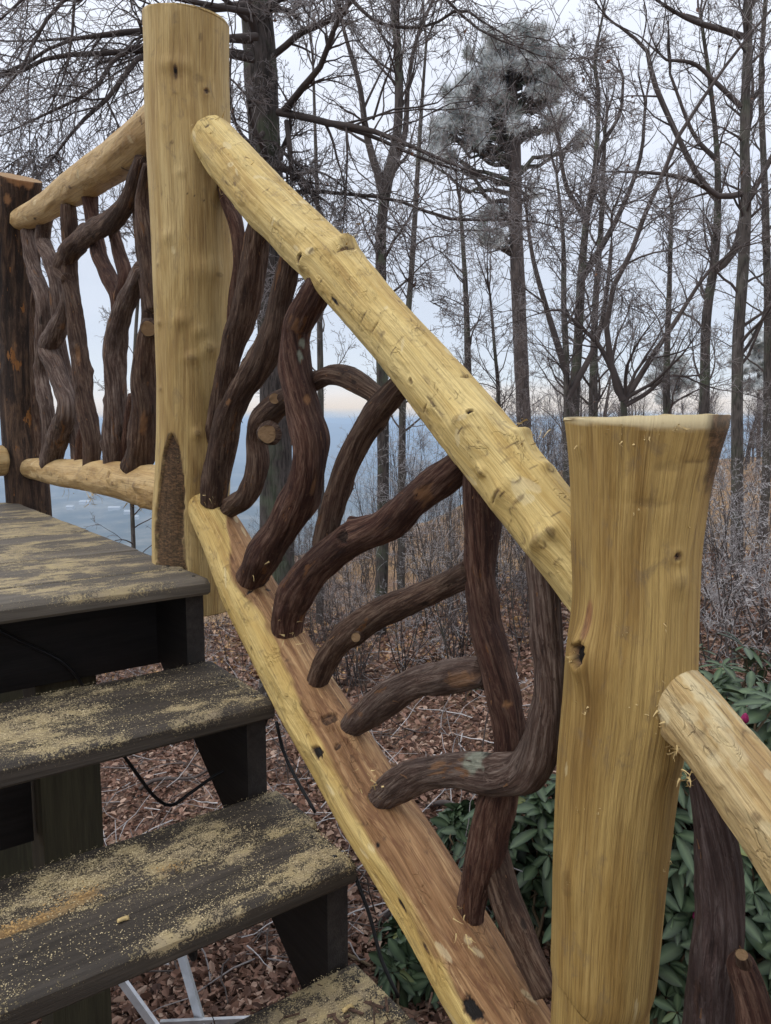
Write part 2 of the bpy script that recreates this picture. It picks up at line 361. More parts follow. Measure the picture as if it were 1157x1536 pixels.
# sawdust density maps per step
def dustmap(k):
    def f(A, B):
        p = np.stack([A*9, B*5, np.full_like(A, k*3.7)], -1)
        a = fbm(p, 4, k); b = fbm(p*2.7, 3, k+9)
        d = .30+.58*sst(-.9, .9, a+.6*b); fine_ = fbm(p*9, 2, k+3); d = d*(.72+.45*sst(-.5, .6, fine_))
        s1 = RUN*k
        d = np.maximum(d, .85*np.exp(-((A-(s1-.139))/.006)**2)*sst(-.3, .4, fbm(p*1.3, 2, 31)))
        pile = np.zeros_like(A)
        if k == 2:
            w = np.exp(-((A-(s1-.145+.012*np.sin(B*14)))/.016)**2)*sst(.18, .30, B)*(.35+.65*sst(-.2, .4, b))
            d = np.maximum(d, w*1.25); pile = w*sst(-.6, .2, b)
        if k == 0: d = np.maximum(d, .5*sst(-.1, -.5, A)*sst(-.4, .5, b+a)+.25)
        return np.clip(d, 0, 1.3), np.clip(pile, 0, 1)
    return f
# ================================================================== STAIRS AND DECK
WID = 1.30
stairs = empty('wooden_staircase', SP(1.2, .6, .0), 'dark stained open riser wooden stairs covered in sawdust, climbing to the deck', 'stairs')
for k in range(1, 8):
    z = DZ-H*k; s1 = RUN*k
    j = .003*((k*37) % 5-2)
    board('tread_board', s1-.137, s1, -.0+j, WID, z-.038, z, M_TREAD, stairs, dust=dustmap(k), rnd=.009)
    board('tread_board', s1-.280, s1-.1405, -.004-j, WID, z-.038, z-.001, M_TREAD, stairs, dust=dustmap(k), rnd=.007)
def screw(s_, n_, z, par):
    L = Log([SP(s_, n_, z-.001), SP(s_, n_, z+.0012)], [.0042, .0036], 14, .0006, ref=(0, -1, 0)); L.mark[:] = 0; return L.build('screw', M_METALD, par)
def stringer(n0, n1, nk=8):
    prof = []                                      # (s,z) sawtooth top from the deck down
    s, z = -.198, DZ-.0395
    prof.append((s, z)); 
    for k in range(0, nk):
        sk = RUN*k-.028; prof.append((sk, DZ-H*k-.0395)); prof.append((sk, DZ-H*(k+1)-.0395))
    prof = prof[:-1]
    sl = H/RUN; e = prof[-1]
    # throat line: parallel to the slope, 0.125 below the inner corners
    def low(s_): return DZ-H-.0395-.105-sl*(s_+.028)
    n = len(prof); V = []; G = []
    low_pts = [(s_, min(low(s_), zz-.01)) for s_, zz in prof]
    for nn in (n0, n1):
        for (s_, z_) in prof: V.append(SP(s_, nn, z_)); G.append((s_, nn, z_))
        for (s_, z_) in low_pts: V.append(SP(s_, nn, max(z_, -.3))); G.append((s_, nn, z_))
    V = np.array(V); Q = []
    for i in range(n-1):
        if abs(prof[i][0]-prof[i+1][0]) > 1e-6:
            Q.append((i, i+1, n+i+1, n+i)); Q.append((2*n+i+1, 2*n+i, 3*n+i, 3*n+i+1))
        Q.append((i+1, i, 2*n+i, 2*n+i+1)); Q.append((n+i, n+i+1, 3*n+i+1, 3*n+i))
    Q.append((0, n, 3*n, 2*n)); Q.append((n-1, 2*n-1+0, 4*n-1, 3*n-1))
    mi = [0]*len(Q)
    o = link('stringer', V, Q, [M_DARK, M_STR], stairs, smooth=False, attrs=dict(gc=np.array(G)))
    # riser cut faces show weathered end wood
    mi = []
    for p in o.data.polygons: mi.append(1 if (abs(p.normal.to_tuple()[0]*D[0]+p.normal.to_tuple()[1]*D[1]) > .9) else 0)
    o.data.polygons.foreach_set('material_index', mi)
stringer(.004, .042); stringer(.62, .658); stringer(WID-.05, WID-.012)
deck = empty('wooden_deck', SP(-.9, .6, 0), 'weathered plank deck at the top of the stairs, dusted with sawdust', 'deck')
s1 = 0.; DD = 1.80
bw = [.14]*13
for i, w in enumerate(bw):
    if -s1 > DD: break
    n0 = .0 if i < 2 else .0
    board('deck_board', s1-w+.004, s1, n0, 2.6, DZ-.038, DZ-.0008*(i % 3), M_DECK, deck, dust=dustmap(0), rnd=.012 if i == 0 else .003)
    s1 -= w
for k in (0, 1, 2, 3):
    for ds in (-.035, -.105, -.175, -.245):
        for n_ in (.023, .639): screw(RUN*k+ds+(.006 if n_ < .1 else -.004), n_+.002*(k % 3), DZ-H*k-(0 if k == 0 or ds > -.14 else .001), deck if k == 0 else stairs)
board('fascia_board', -.238, -.200, .0, 2.6, DZ-.225, DZ-.040, M_DARK, deck, rnd=.003)
board('rim_joist', -DD, -.240, .002, .040, DZ-.225, DZ-.040, M_DARK, deck, long='s', rnd=.003)
for q in (.45, .85, 1.25, 1.65, 2.05, 2.5): board('joist', -DD, -.240, q, q+.038, DZ-.225, DZ-.040, M_DARK, deck, long='s', rnd=.003)
board('rim_joist', -DD-.04, -DD-.002, .0, 2.6, DZ-.225, DZ-.040, M_DARK, deck, rnd=.003)
def post_sq(s, n, w, mat): return board('support_post', s-w, s, n, n+w, -1.5, DZ-.04, mat, deck, long='z', rnd=.004)
post_sq(-.245, .165, .125, M_OLIVE); post_sq(-1.5, .06, .14, M_OLIVE); post_sq(-.26, 1.5, .14, M_OLIVE); post_sq(-1.5, 1.5, .14, M_OLIVE)
board('cross_plank', -.33, -.29, .30, 1.4, DZ-.60, DZ-.30, M_DARK, deck, rnd=.003)
# ================================================================== POSTS
def vpost(C, r, z0, z1, lean=(0, 0), K=180, step=.0035, rad=None):
    zs = np.linspace(z0, z1, 9); rr = rad if rad is not None else [r]*9
    pts = [(C[0]+lean[0]*(z-z0), C[1]+lean[1]*(z-z0), z) for z in zs]
    return Log(pts, rr, K, step, ref=(0, -1, 0))
# tall left post
pts, rad = [], []
for v, u, hw in [(915, 291, 55), (850, 288, 56), (780, 286, 56), (700, 290, 55), (600, 291, 54), (500, 291, 57), (400, 290, 60), (300, 287, 61), (150, 281, 62), (90, 280.5, 62), (33, 280, 63)]:
    p, t = bp(u, v); pts.append(p); rad.append(hw*t/F)
LP0 = pts[0]; L = Log(pts, rad, 200, .003, ref=(0, -1, 0))
L.lumps(.02, 9, .3, 3, 2); L.R *= 1+.006*fbm(L.gc*np.array([60, 60, 14]), 3, 8)
L.facets(30, (.12, .25), (.05, .2), .6, 5)
for (u, v, w, h, d, b) in [(263, 108, .004, .017, 1, -.003), (309, 136, .006, .006, .95, .003), (300, 118, .010, .010, .35, .0), (301, 56, .004, .010, .5, 0),
                           (262, 96, .02, .012, 0, .006), (281, 290, .002, .002, .9, 0), (292, 295, .002, .002, .9, 0), (307, 302, .002, .002, .9, 0), (258, 214, .004, .004, .6, 0),
                           (315, 405, .022, .016, .0, .008), (330, 412, .010, .006, .35, 0), (250, 355, .01, .01, 0, .005), (272, 480, .012, .010, 0, .006), (300, 498, .01, .01, 0, .006),
                           (313, 522, .010, .010, .3, .008), (287, 538, .010, .008, .35, .006), (238, 398, .004, .005, .4, .002), (297, 650, .007, .007, .4, .006), (242, 583, .004, .004, .4, .002),
                           (340, 690, .01, .01, 0, .005), (270, 260, .006, .006, .2, .003), (240, 485, .006, .005, .3, .003)]:
    L.knot(u, v, w, h, d, b)
# dark heartwood scar at the foot
P = L.pos(); pu, pv, _ = proj(P); face = ((CAM-P)*(P-L.C[:, None])).sum(-1) > 0
zz = P[..., 2]; top = L.C[L.find(254, 650)[0], 2]
ic = L.find(252, 760); aa = (L.TH-L.th[ic[1]]+pi) % (2*pi)-pi; a_m = aa*.078
tt = (zz-(LP0[2]))/(top-(LP0[2])); wd = .036*np.sqrt(np.clip(1-np.clip(tt, 0, 1)**3, 0, 1))*(tt < 1)+.0001
nz = .006*fbm(L.gc*np.array([60, 60, 30]), 3, 4)
sc = sst(1.06, .94, (np.abs(a_m)+nz)/np.maximum(wd, 1e-4))*(tt < 1)
L.scar = sc; L.R -= .006*sc
L.heart = np.maximum(L.heart, sc*0)
L.mark = np.maximum(L.mark, sc*.93)
L.mark = np.maximum(L.mark, np.exp(-((np.abs(a_m)-wd)/.003)**2)*(tt < 1)*(tt > -.1)*.8*(wd > .003))
L.nicks(30, 3, (.004, .010), (.002, .004), .0003, .4)
o = L.build('railing_post', W_POST, origin=LP0, tilt1=(.12, -.10, 1.0))
tag(o, 'tall peeled yellow log post at the deck corner, dark scar at its foot', 'railing post', 'peeled log railing posts')
L.flaps([(297, 650, 8, 3), (330, 412, 5, 5), (255, 690, 8, 12), (340, 300, 4, 30), (232, 480, 4, 60)], o, 4)
# right post
C2 = C1+D*1.164
prof = [(1560, 898, 82), (1450, 905, 88), (1300, 914, 92), (1150, 927, 97), (1050, 940, 101), (980, 946, 101), (900, 951, 97), (820, 952, 99), (740, 957, 104), (680, 962, 112), (628, 967, 122)]
pts, rad = [], []
for v, u, hw in prof:
    p, t = bp(u, v); pts.append(p); rad.append(hw*np.linalg.norm((p-CAM)[:2])/F*.915)
pts = np.array(pts); 
pts = np.vstack([[pts[0][0]-.02*0, pts[0][1], -.25], [pts[0][0], pts[0][1], .35], pts]); rad = [.075, .073]+rad
L = Log(pts, rad, 220, .003, ref=(0, -1, 0)); L.lumps(.022, 9, .3, 3, 22); L.R *= 1+.005*fbm(L.gc*np.array([70, 70, 16]), 3, 28)
L.facets(40, (.12, .28), (.05, .2), .7, 15)
for (u, v, w, h, d, b) in [(877, 978, .0095, .014, 1, .012), (884, 935, .006, .022, 0, 0), (1015, 834, .0055, .0055, 1, .003), (1004, 700, .014, .006, .25, -.001), (975, 755, .02, .004, .3, -.001), (1045, 690, .015, .003, .45, -.001),
                           (878, 1010, .02, .02, 0, .006), (1018, 875, .008, .008, .25, .004), (900, 940, .015, .02, 0, .004), (870, 670, .006, .006, 0, .002), (853, 1325, .01, .02, .25, .004),
                           (1030, 1075, .02, .03, .0, .003), (1000, 1160, .01, .01, .1, .002), (862, 830, .002, .012, .6, -.001)]:
    L.knot(u, v, w, h, d, b)
L.knot(882, 930, .0055, .024, .95, 0, 'heart', wob=.1)
# dark bark wedge at the right of the head
P = L.pos(); pu, pv, _ = proj(P)
e = pu-(1062+(-8)*(pv-640)/120.0); wmask = sst(-6, 8, e+6*fbm(L.gc*90, 2, 3))*sst(790, 700, pv)*sst(618, 634, pv)*(((CAM-P)*(P-L.C[:, None])).sum(-1) > -1e9)
L.mark = np.maximum(L.mark, wmask*.9); L.pale = np.maximum(L.pale, sst(L.L-.007, L.L-.004, L.SS+.002*fbm(L.gc*40, 2)))
L.nicks(45, 5, (.004, .012), (.002, .004), .0003, .4)
o = L.build('railing_post', W_POST2, origin=(pts[0][0], pts[0][1], 0), tilt1=(-.02, .04, 1))
tag(o, 'stout peeled tan log post in the foreground with a black knot hole', 'railing post', 'peeled log railing posts')
L.flaps([(930, 650, 22, 16), (985, 645, 26, 14), (1015, 640, 10, 5), (870, 670, 4, 3), (853, 1325, 10, 4), (1000, 1300, 10, 4), (878, 1062, 8, 8), (942, 946, 10, 6), (862, 1022, 5, 6), (990, 940, 5, 8), (855, 985, 12, 10), (1042, 1020, 6, 8), (900, 1215, 5, 6), (1018, 1290, 4, 3), (950, 1060, 5, 8), (862, 835, 8, 10), (975, 760, 8, 12), (1030, 800, 8, 20), (850, 930, 8, 14), (870, 1210, 8, 8)], o, 6)
# dark bark post at the far deck corner
pt, t = atY(30, 752, 2.93); C3 = np.array([C1[0]-.6*1.50, C1[1]+.8*1.50, 0])
pc = [(752, 44, 31), (650, 35, 30), (500, 27, 29), (380, 24, 29), (266, 27, 33)]
pts = []; rad = []
for v, u, hw in pc:
    p, t = bp(u, v); pts.append(p); rad.append(hw*t/F)
base3 = pts[0].copy(); pts = [base3-np.array([0, 0, .35])]+pts; rad = [rad[0]]+rad
L = Log(pts, rad, 90, .006, ref=(0, -1, 0)); L.lumps(.05, 16, .2, 3, 42); L.facets(14, (.3, .5), (.03, .12), .8, 3)
L.knot(28, 262, .05, .02, .8, 0, 'heart'); L.knot(45, 275, .02, .02, .9, 0, 'heart'); L.knot(10, 300, .015, .02, .7, 0, 'heart'); L.knot(40, 395, .01, .02, .7, 0, 'heart'); L.knot(22, 520, .006, .02, .5, 0, 'heart')
L.knot(79, 735, .010, .05, 1, 0, 'heart', wob=.1)
o = L.build('railing_post', BARK_LOG, origin=base3)
tag(o, 'dark bark covered log post at the far deck corner, patchily stripped', 'railing post')
# ================================================================== RAILINGS
def plog(px, off=0., K=96, step=.004, **k):
    pts, rad = [], []
    for q in px:
        o_ = q[3] if len(q) > 3 else off
        p, t = bp(q[0], q[1], o_); pts.append(p); rad.append(q[2]*t/F)
    return Log(pts, rad, K, step, **k)
G_RAIL = 'log railings with branch balusters'
def baluster(parent, px, mat=BARK, off=0., seed=0, K=72, knots=(), r0=.0012, r1=.0012, step=.0035):
    L = plog(px, off, K, step, round0=r0, round1=r1)
    tw = L.gc.copy(); a = tw[..., 2]*3
    x, y = tw[..., 0].copy(), tw[..., 1].copy()
    tw[..., 0] = x*np.cos(a)-y*np.sin(a); tw[..., 1] = x*np.sin(a)+y*np.cos(a); L.gc = tw+np.array([seed*.37, seed*.11, seed*.53])
    L.R *= 1+.15*fbm(L.gc*np.array([24, 24, 13]), 3, seed)+.035*vn(L.gc*np.array([210, 210, 14]), seed+3)+.02*vn(L.gc*np.array([420, 420, 30]), seed+5)
    g = np.random.default_rng(int(seed*7+L.M)); rm = L.r0.mean()
    for _ in range(int(3+L.L/.09)):
        tc, sc, w = g.uniform(0, 2*pi), g.uniform(.05, .95)*L.L, rm*g.uniform(.3, .8); aa = ((L.TH-tc+pi) % (2*pi)-pi)*rm; q = np.sqrt((aa/w)**2+((L.SS-sc)/(w*g.uniform(1, 2.4)))**2)
        L.R += rm*g.uniform(-.14, .28)*np.exp(-q*q)
        if g.random() < .3: q2 = q*2.6+.3*vn(L.gc*200, 3); L.R -= .0012*np.exp(-q2*q2); L.mark = np.maximum(L.mark, sst(1.1, .7, q2)*.7)
        elif g.random() < .3: L.heart = np.maximum(L.heart, sst(1.1, .7, q*1.5+.9*fbm(L.gc*np.array([170, 170, 30]), 2, 8)+.3)*.6)
    for kn in knots: L.knot(*kn)
    o = L.build('branch_baluster', mat, parent)
    n = int(60+L.L*160); P = L.pos(); V = []; Q = []
    for _ in range(n):
        i, j = g.integers(3, L.M-3), g.integers(0, L.K); p = P[i, j]; nn = ROTv(p-L.C[i]); T = L.T[i]*g.choice([-1, 1]); E = np.cross(T, nn); d = ROTv(T+E*g.normal(0, .25)); c = np.cross(nn, d)
        l = g.uniform(.004, .018); w = g.uniform(.0005, .0018); b = len(V); cv = g.uniform(.02, .22)
        for q in range(4):
            x = q/3; cc = p-nn*.0004+d*l*x+nn*(l*cv*x*x+.0004*x); ww = w*(1-x*.7); V += [cc-c*ww, cc+c*ww]
        for q in range(3): Q.append((b+2*q, b+2*q+1, b+2*q+3, b+2*q+2))
    gcv = np.repeat(g.random((n, 3)), 8, 0)+np.array(V)*1.
    fo = link('peeling_bark', V, Q, mat, o, attrs=dict(gc=gcv, mark=np.zeros(len(V)), heart=np.repeat((g.random(n) < .12)*.6, 8), pale=np.zeros(len(V)), cap=np.zeros(len(V)))); tag(fo, kind='stuff')
    return o
def cutface(parent, u, v, r, mat=M_CUT, off=.02, asp=1.0, tilt=(0, 0)):
    """sawn branch stub almost flush with the stem"""
    p, t = bp(u, v, off); R0 = r*t/F; n = CAM-p; n /= np.linalg.norm(n); n = n+np.array([tilt[0]-.25, 0, tilt[1]-.1]); n /= np.linalg.norm(n)
    L = Log([p-n*.016, p-n*.004, p], [R0*1.35, R0*1.12, R0], 40, .0015, ref=(0.1, 0, 1)); L.R *= 1+.07*fbm(L.gc*60, 2, u)
    L.U = L.U*asp
    return L.build('cut_stub', BARK, parent)
def splinters(parent, logpx, n, seed, off=.03, ln=(.008, .03), mat=M_SPLINT, spread=12, name='splinter_fringe'):
    n = int(n*1.3)
    g = np.random.default_rng(seed); V = []; Q = []
    for i in range(n):
        k = g.integers(0, len(logpx)); u, v = logpx[k][:2]; p, t = bp(u+g.normal()*spread, v+g.normal()*spread, off+g.normal()*.004)
        d = g.normal(size=3); d[2] -= .3; d /= np.linalg.norm(d); s = np.cross(d, g.normal(size=3)); s /= np.linalg.norm(s)
        Lh = g.uniform(*ln); w = g.uniform(.0006, .0016); c = np.cross(d, s)
        b = len(V)
        for q in range(4):
            x = q/3; cc = p+d*Lh*x+c*Lh*.5*x*x; ww = w*(1-x*.8); V += [cc-s*ww, cc+s*ww]
        for q in range(3): Q.append((b+2*q, b+2*q+1, b+2*q+3, b+2*q+2))
    return tag(link(name, V, Q, mat, parent), kind='stuff')
# --- main stair section
rl = empty('stair_railing', (C1[0]+.3, C1[1]-.4, DZ-.3), 'sloping log railing between the tall and the stout post, with twisted dark branch balusters', 'railing', G_RAIL)
top_px = [(312, 196, 31), (330, 222, 35), (352, 249, 38), (400, 303, 41), (450, 352, 43), (503, 402, 45), (562, 470, 44), (620, 536, 46), (675, 603, 50), (735, 676, 53), (803, 757, 56), (868, 838, 57), (915, 900, 57)]
L = plog(top_px, 0, 230, .002, round0=.035, ref=(0, -1, 0)); L.lumps(.022, 11, .3, 3, 50); L.facets(110, (.16, .34), (.04, .14), .9, 77); L.nicks(420, 9, (.003, .018), (.002, .009), .0005, .6); L.R *= 1+.008*fbm(L.gc*np.array([90, 90, 30]), 3, 58)
for (u, v, w, h, d, b) in [(455, 388, .008, .006, 1, .006), (470, 378, .006, .004, .6, .004), (502, 452, .004, .012, 1, -.002), (481, 421, .003, .003, .7, 0), (519, 364, .010, .006, .55, .008), (310, 188, .006, .005, .8, -.002), (318, 178, .006, .003, .6, 0), (303, 180, .004, .003, .6, 0),
                           (707, 625, .004, .004, 1, .006), (690, 633, .006, .006, .35, .006), (617, 572, .004, .005, .7, .004), (780, 655, .014, .01, .2, .008), (795, 640, .008, .004, .3, .006), (815, 810, .010, .005, .35, .008), (832, 803, .004, .007, .6, .006), (725, 708, .003, .003, .4, .005),
                           (720, 705, .005, .005, .3, .004), (750, 740, .009, .004, .5, .003), (778, 750, .012, .003, .55, 0), (645, 600, .003, .014, .55, -.001), (640, 570, .003, .01, .4, 0), (355, 268, .009, .014, .35, 0), (352, 276, .004, .008, .6, 0), (695, 560, .003, .012, .4, 0), (575, 500, .004, .004, .5, 0),
                           (705, 632, .019, .02, 0, .008), (818, 805, .022, .017, 0, .009), (745, 738, .017, .012, 0, .006), (519, 362, .02, .010, 0, .008), (455, 390, .014, .012, 0, .006), (740, 748, .010, .0016, .95, -.001), (724, 764, .0016, .007, .8, 0), (752, 741, .005, .0016, .9, 0), (545, 476, .011, .0016, .75, -.001), (562, 490, .010, .0014, .8, -.001), (556, 497, .0014, .008, .6, 0), (648, 605, .0015, .010, .8, -.001), (637, 612, .008, .0015, .8, 0), (690, 646, .006, .0015, .9, 0), (700, 565, .010, .0016, .8, -.001), (590, 525, .007, .0014, .7, 0), (520, 372, .014, .0018, .95, -.001), (480, 328, .014, .0016, .8, -.001), (430, 300, .006, .0015, .6, 0), (400, 285, .008, .0014, .6, 0), (340, 275, .002, .010, .6, 0), (770, 665, .010, .0016, .7, 0), (800, 700, .007, .0015, .6, 0), (835, 770, .007, .0016, .7, 0), (485, 330, .012, .002, .5, 0), (600, 510, .010, .002, .45, 0), (820, 700, .008, .005, .2, .006), (760, 690, .01, .003, .4, 0)]:
    L.knot(u, v, w, h, d, b)
L.build('top_rail', W_RAIL, rl)
splinters(rl, top_px[:3]+[(540, 372), (515, 358), (805, 655), (790, 640), (340, 288), (300, 230)], 60, 4, .035, (.004, .014))
bot_px = [(298, 742, 20), (312, 766, 29), (338, 812, 35), (370, 880, 42), (415, 962, 46), (460, 1045, 50), (512, 1130, 53), (562, 1215, 56), (617, 1300, 58), (668, 1385, 61), (725, 1480, 64), (775, 1562, 66), (850, 1690, 66), (905, 1800, 62)]
L = plog(bot_px, 0, 230, .0025, round0=.02, ref=(0, -1, 0)); L.lumps(.035, 12, .3, 3, 90); L.facets(80, (.2, .4), (.03, .10), .9, 99); L.nicks(300, 19, (.006, .024), (.003, .007), .0008, .5)
P = L.pos(); pu, pv, _ = proj(P)
# stripped brown face along the upper side
cu = np.interp(pv, [b[1] for b in bot_px], [b[0] for b in bot_px]); hw = np.interp(pv, [b[1] for b in bot_px], [b[2] for b in bot_px])
e = (pu-cu)/hw/1.15+.34*fbm(L.gc*np.array([22, 22, 7]), 4, 7)+np.interp(pv, [740, 790, 860, 1000, 1200, 1560], [-1.2, -.3, .0, .25, .42, .45])
L.heart = sst(-.14, .04, e)
for (u, v, w, h, d, b) in [(495, 1080, .015, .009, .9, .006), (478, 1128, .010, .013, 1, .005), (507, 1120, .008, .005, .95, .003), (528, 1100, .004, .012, .6, .003), (568, 1268, .004, .005, 1, .001), (577, 1257, .003, .003, .8, 0), (603, 1358, .004, .014, 1, -.002), (638, 1421, .003, .012, .95, -.001), (712, 1515, .012, .017, 1, .003),
                           (374, 888, .010, .003, 1, -.001), (402, 884, .008, .003, 1, -.001), (512, 1055, .002, .014, 1, 0), (290, 752, .003, .003, .9, 0), (297, 800, .003, .006, .8, 0), (430, 990, .004, .003, .7, 0), (340, 850, .008, .003, .5, .003), (372, 905, .01, .004, .35, 0), (640, 1240, .003, .02, .3, 0)]:
    L.knot(u, v, w, h, d, b)
W_BOT = peeled('peeled_lower_rail_wood', pale=(.64, .48, .19), mid=(.54, .37, .12), tan=(.36, .215, .065), heart=(.23, .115, .048), rough_marks=.3, seed=1.7)
L.build('bottom_rail', W_BOT, rl)
splinters(rl, [(375, 850), (365, 870), (560, 1185), (555, 1170), (690, 1370), (700, 1410), (300, 750), (440, 955)], 50, 8, .035, (.004, .016), spread=9)
baluster(rl, [(325, 250, 8), (342, 300, 10), (356, 345, 11), (358, 400, 9), (352, 450, 9), (346, 520, 8)], BARK_R, -.035, 1)
b = baluster(rl, [(392, 330, 19), (382, 390, 20), (370, 450, 21), (354, 505, 19), (342, 555, 17), (331, 605, 16), (320, 660, 14), (312, 715, 10)], BARK, -.015, 2)
b = baluster(rl, [(446, 355, 15), (434, 400, 16), (421, 450, 17), (412, 495, 21), (394, 540, 22), (362, 588, 20), (343, 632, 22), (330, 685, 22), (319, 757, 20)], BARK, .005, 3, knots=[(342, 603, .005, .012, .9, .0, 'heart'), (330, 700, .003, .003, .5, 0)])
b = baluster(rl, [(322, 774, 9), (348, 762, 12), (374, 740, 16), (386, 700, 17), (386, 655, 17), (403, 622, 21), (432, 598, 16), (474, 572, 14), (500, 562, 16), (530, 570, 17), (560, 590, 16), (580, 606, 13)], BARK, -.012, 4)
cutface(b, 401, 651, 14, off=.022)
cutface(b, 412, 598, 8, off=.012)
b = baluster(rl, [(487, 412, 20), (472, 440, 23), (453, 470, 24), (443, 500, 22), (447, 560, 24), (458, 620, 26), (468, 670, 25), (461, 720, 25), (437, 770, 27), (405, 818, 27), (375, 868, 24)], BARK_R, .02, 5, 72, knots=[(452, 515, .007, .010, .9, 0, 'pale'), (450, 535, .006, .014, .95, 0, 'pale'), (460, 598, .007, .009, .8, 0, 'heart'), (470, 730, .004, .018, .6, 0, 'heart')])
b = baluster(rl, [(608, 570, 17), (570, 612, 20), (543, 652, 20), (520, 700, 19), (503, 750, 18), (491, 792, 18), (483, 822, 15)], BARK, -.002, 6, 64)
b = baluster(rl, [(708, 682, 23), (645, 730, 26), (582, 784, 25), (522, 812, 25), (472, 853, 27), (441, 897, 26), (427, 955, 25)], BARK_R, .0, 7, 72, knots=[(514, 806, .010, .014, .8, .004)])
b = baluster(rl, [(712, 858, 22), (645, 888, 21), (592, 910, 22), (541, 938, 21), (507, 968, 20), (486, 1000, 19), (472, 1032, 15)], BARK, .0, 8, 64, knots=[(535, 955, .006, .006, .5, .003)])
cutface(b, 534, 956, 7, off=.030)
b = baluster(rl, [(732, 1006, 23), (672, 1015, 24), (622, 1025, 24), (577, 1050, 24), (546, 1076, 21), (520, 1096, 15)], BARK_G, -.005, 9, 64, knots=[(690, 1020, .012, .03, .5, 0, 'heart')])
b = baluster(rl, [(722, 690, 26), (722, 800, 25), (722, 870, 24), (728, 930, 24), (742, 990, 26), (755, 1050, 26), (763, 1105, 24), (757, 1165, 25), (745, 1210, 29), (732, 1260, 28), (719, 1310, 24), (708, 1360, 21), (705, 1412, 17)], BARK_R, -.008, 10, 80, knots=[(762, 1058, .008, .004, .9, 0, 'heart')])
b = baluster(rl, [(740, 1255, 18), (750, 1310, 22), (768, 1370, 23), (792, 1430, 23), (822, 1495, 22)], BARK, -.02, 11, 64)
b = baluster(rl, [(812, 790, 23), (817, 870, 25), (821, 950, 24), (825, 1030, 25), (819, 1080, 28), (806, 1128, 32), (783, 1160, 32), (742, 1166, 28), (692, 1155, 25), (642, 1160, 24), (598, 1180, 24), (566, 1203, 19)], BARK_G, .012, 12, 80,
             knots=[(715, 1137, .022, .022, .75, 0, 'pale')])
# --- lower right section
rr_ = empty('stair_railing', (C2[0]+.15, C2[1]-.2, DZ-1.0), 'next log railing leaving the stout post to the lower right, over thick purple brown branches', 'railing', G_RAIL)
px2 = [(996, 1020, 44), (1022, 1052, 51), (1060, 1100, 56), (1100, 1152, 60), (1157, 1228, 64), (1230, 1330, 70), (1400, 1560, 80)]
L = plog(px2, 0, 180, .0025, round0=.012, ref=(0, -1, 0)); L.lumps(.04, 13, .3, 3, 150); L.facets(60, (.25, .45), (.03, .12), 1., 7); L.nicks(120, 29)
P = L.pos(); pu, pv, _ = proj(P)
for (u, v, w, h, d, b) in [(1085, 1080, .0012, .05, .5, 0), (1060, 1120, .001, .05, .4, 0), (1120, 1110, .0012, .05, .5, 0), (1000, 1105, .01, .006, .35, .003), (1135, 1225, .005, .004, .5, .002)]: L.knot(u, v, w, h, d, b)
W_R2 = peeled('peeled_near_rail_wood', pale=(.60, .47, .25), mid=(.50, .35, .15), tan=(.32, .19, .08), rough_marks=.3, seed=2.9)
L.knot(1050, 1040, .010, .05, .8, 0, 'pale'); L.knot(1090, 1110, .012, .03, .5, 0, 'pale'); L.knot(995, 1075, .006, .008, .9, 0, 'pale')
L.build('top_rail', W_R2, rr_)
splinters(rr_, [(985, 1030), (980, 1060), (990, 1085), (1010, 1120), (1030, 1165)], 70, 9, .03, (.003, .012), spread=6)
baluster(rr_, [(1050, 1150, 20), (1066, 1225, 27), (1080, 1300, 34), (1081, 1380, 35), (1070, 1460, 37), (1062, 1560, 40), (1062, 1720, 40)], BARK_P, -.015, 21, 72)
b = baluster(rr_, [(1104, 1425, 17), (1113, 1450, 23), (1128, 1500, 28), (1140, 1570, 30), (1170, 1720, 32)], BARK_R, .01, 22, 64, r0=.012)
cutface(b, 1113, 1432, 9, off=.045, tilt=(0, .9))
L = plog([(1102, 1560+0, 10), (1300, 1830, 90)], 0)  # lower rail continues out of frame
px3 = [(985, 1900, 60), (1150, 2200, 80), (1300, 2500, 90)]
# --- deck section
rd = empty('deck_railing', (C1[0]-.45, C1[1]+.6, DZ), 'level log railing along the far deck edge, with crooked grey brown branch balusters', 'railing', G_RAIL)
L = plog([(262, 168, 33), (225, 199, 33), (175, 240, 29), (120, 276, 26), (70, 311, 20), (22, 334, 15)], 0, 90, .006, round1=.03); L.lumps(.05, 13, .4, 3, 61); L.nicks(120, 39, (.008, .03), (.004, .010), .0006, .35); L.facets(60, (.25, .45), (.03, .12), 1., 17)
for (u, v, w, h, d, b) in [(187, 253, .012, .004, 1, 0), (105, 282, .005, .012, .8, 0), (53, 328, .004, .02, 1, 0), (210, 180, .008, .006, .8, 0), (150, 270, .004, .004, .5, 0)]: L.knot(u, v, w, h, d, b)
L.build('top_rail', W_FAR, rd)
L = plog([(285, 742, 34), (242, 733, 34), (210, 727, 31), (170, 718, 27), (130, 713, 24), (95, 710, 21), (65, 705, 18), (40, 702, 14)], 0, 90, .006, round1=.02); L.lumps(.05, 13, .4, 3, 63); L.nicks(120, 49, (.008, .03), (.004, .010), .0006, .35); L.facets(60, (.25, .45), (.03, .12), 1., 27)
for (u, v, w, h, d, b) in [(77, 710, .006, .005, 1, 0), (130, 718, .004, .006, .9, 0), (164, 714, .010, .006, .9, .012), (172, 725, .006, .014, .5, .006), (205, 728, .008, .012, .5, .010), (190, 735, .02, .003, .4, 0), (212, 752, .01, .008, .3, .012)]: L.knot(u, v, w, h, d, b)
L.build('bottom_rail', W_FAR, rd)
splinters(rd, [(205, 757), (197, 752), (212, 750), (138, 742), (138, 748), (100, 735)], 40, 5, .03, (.01, .05), spread=5)
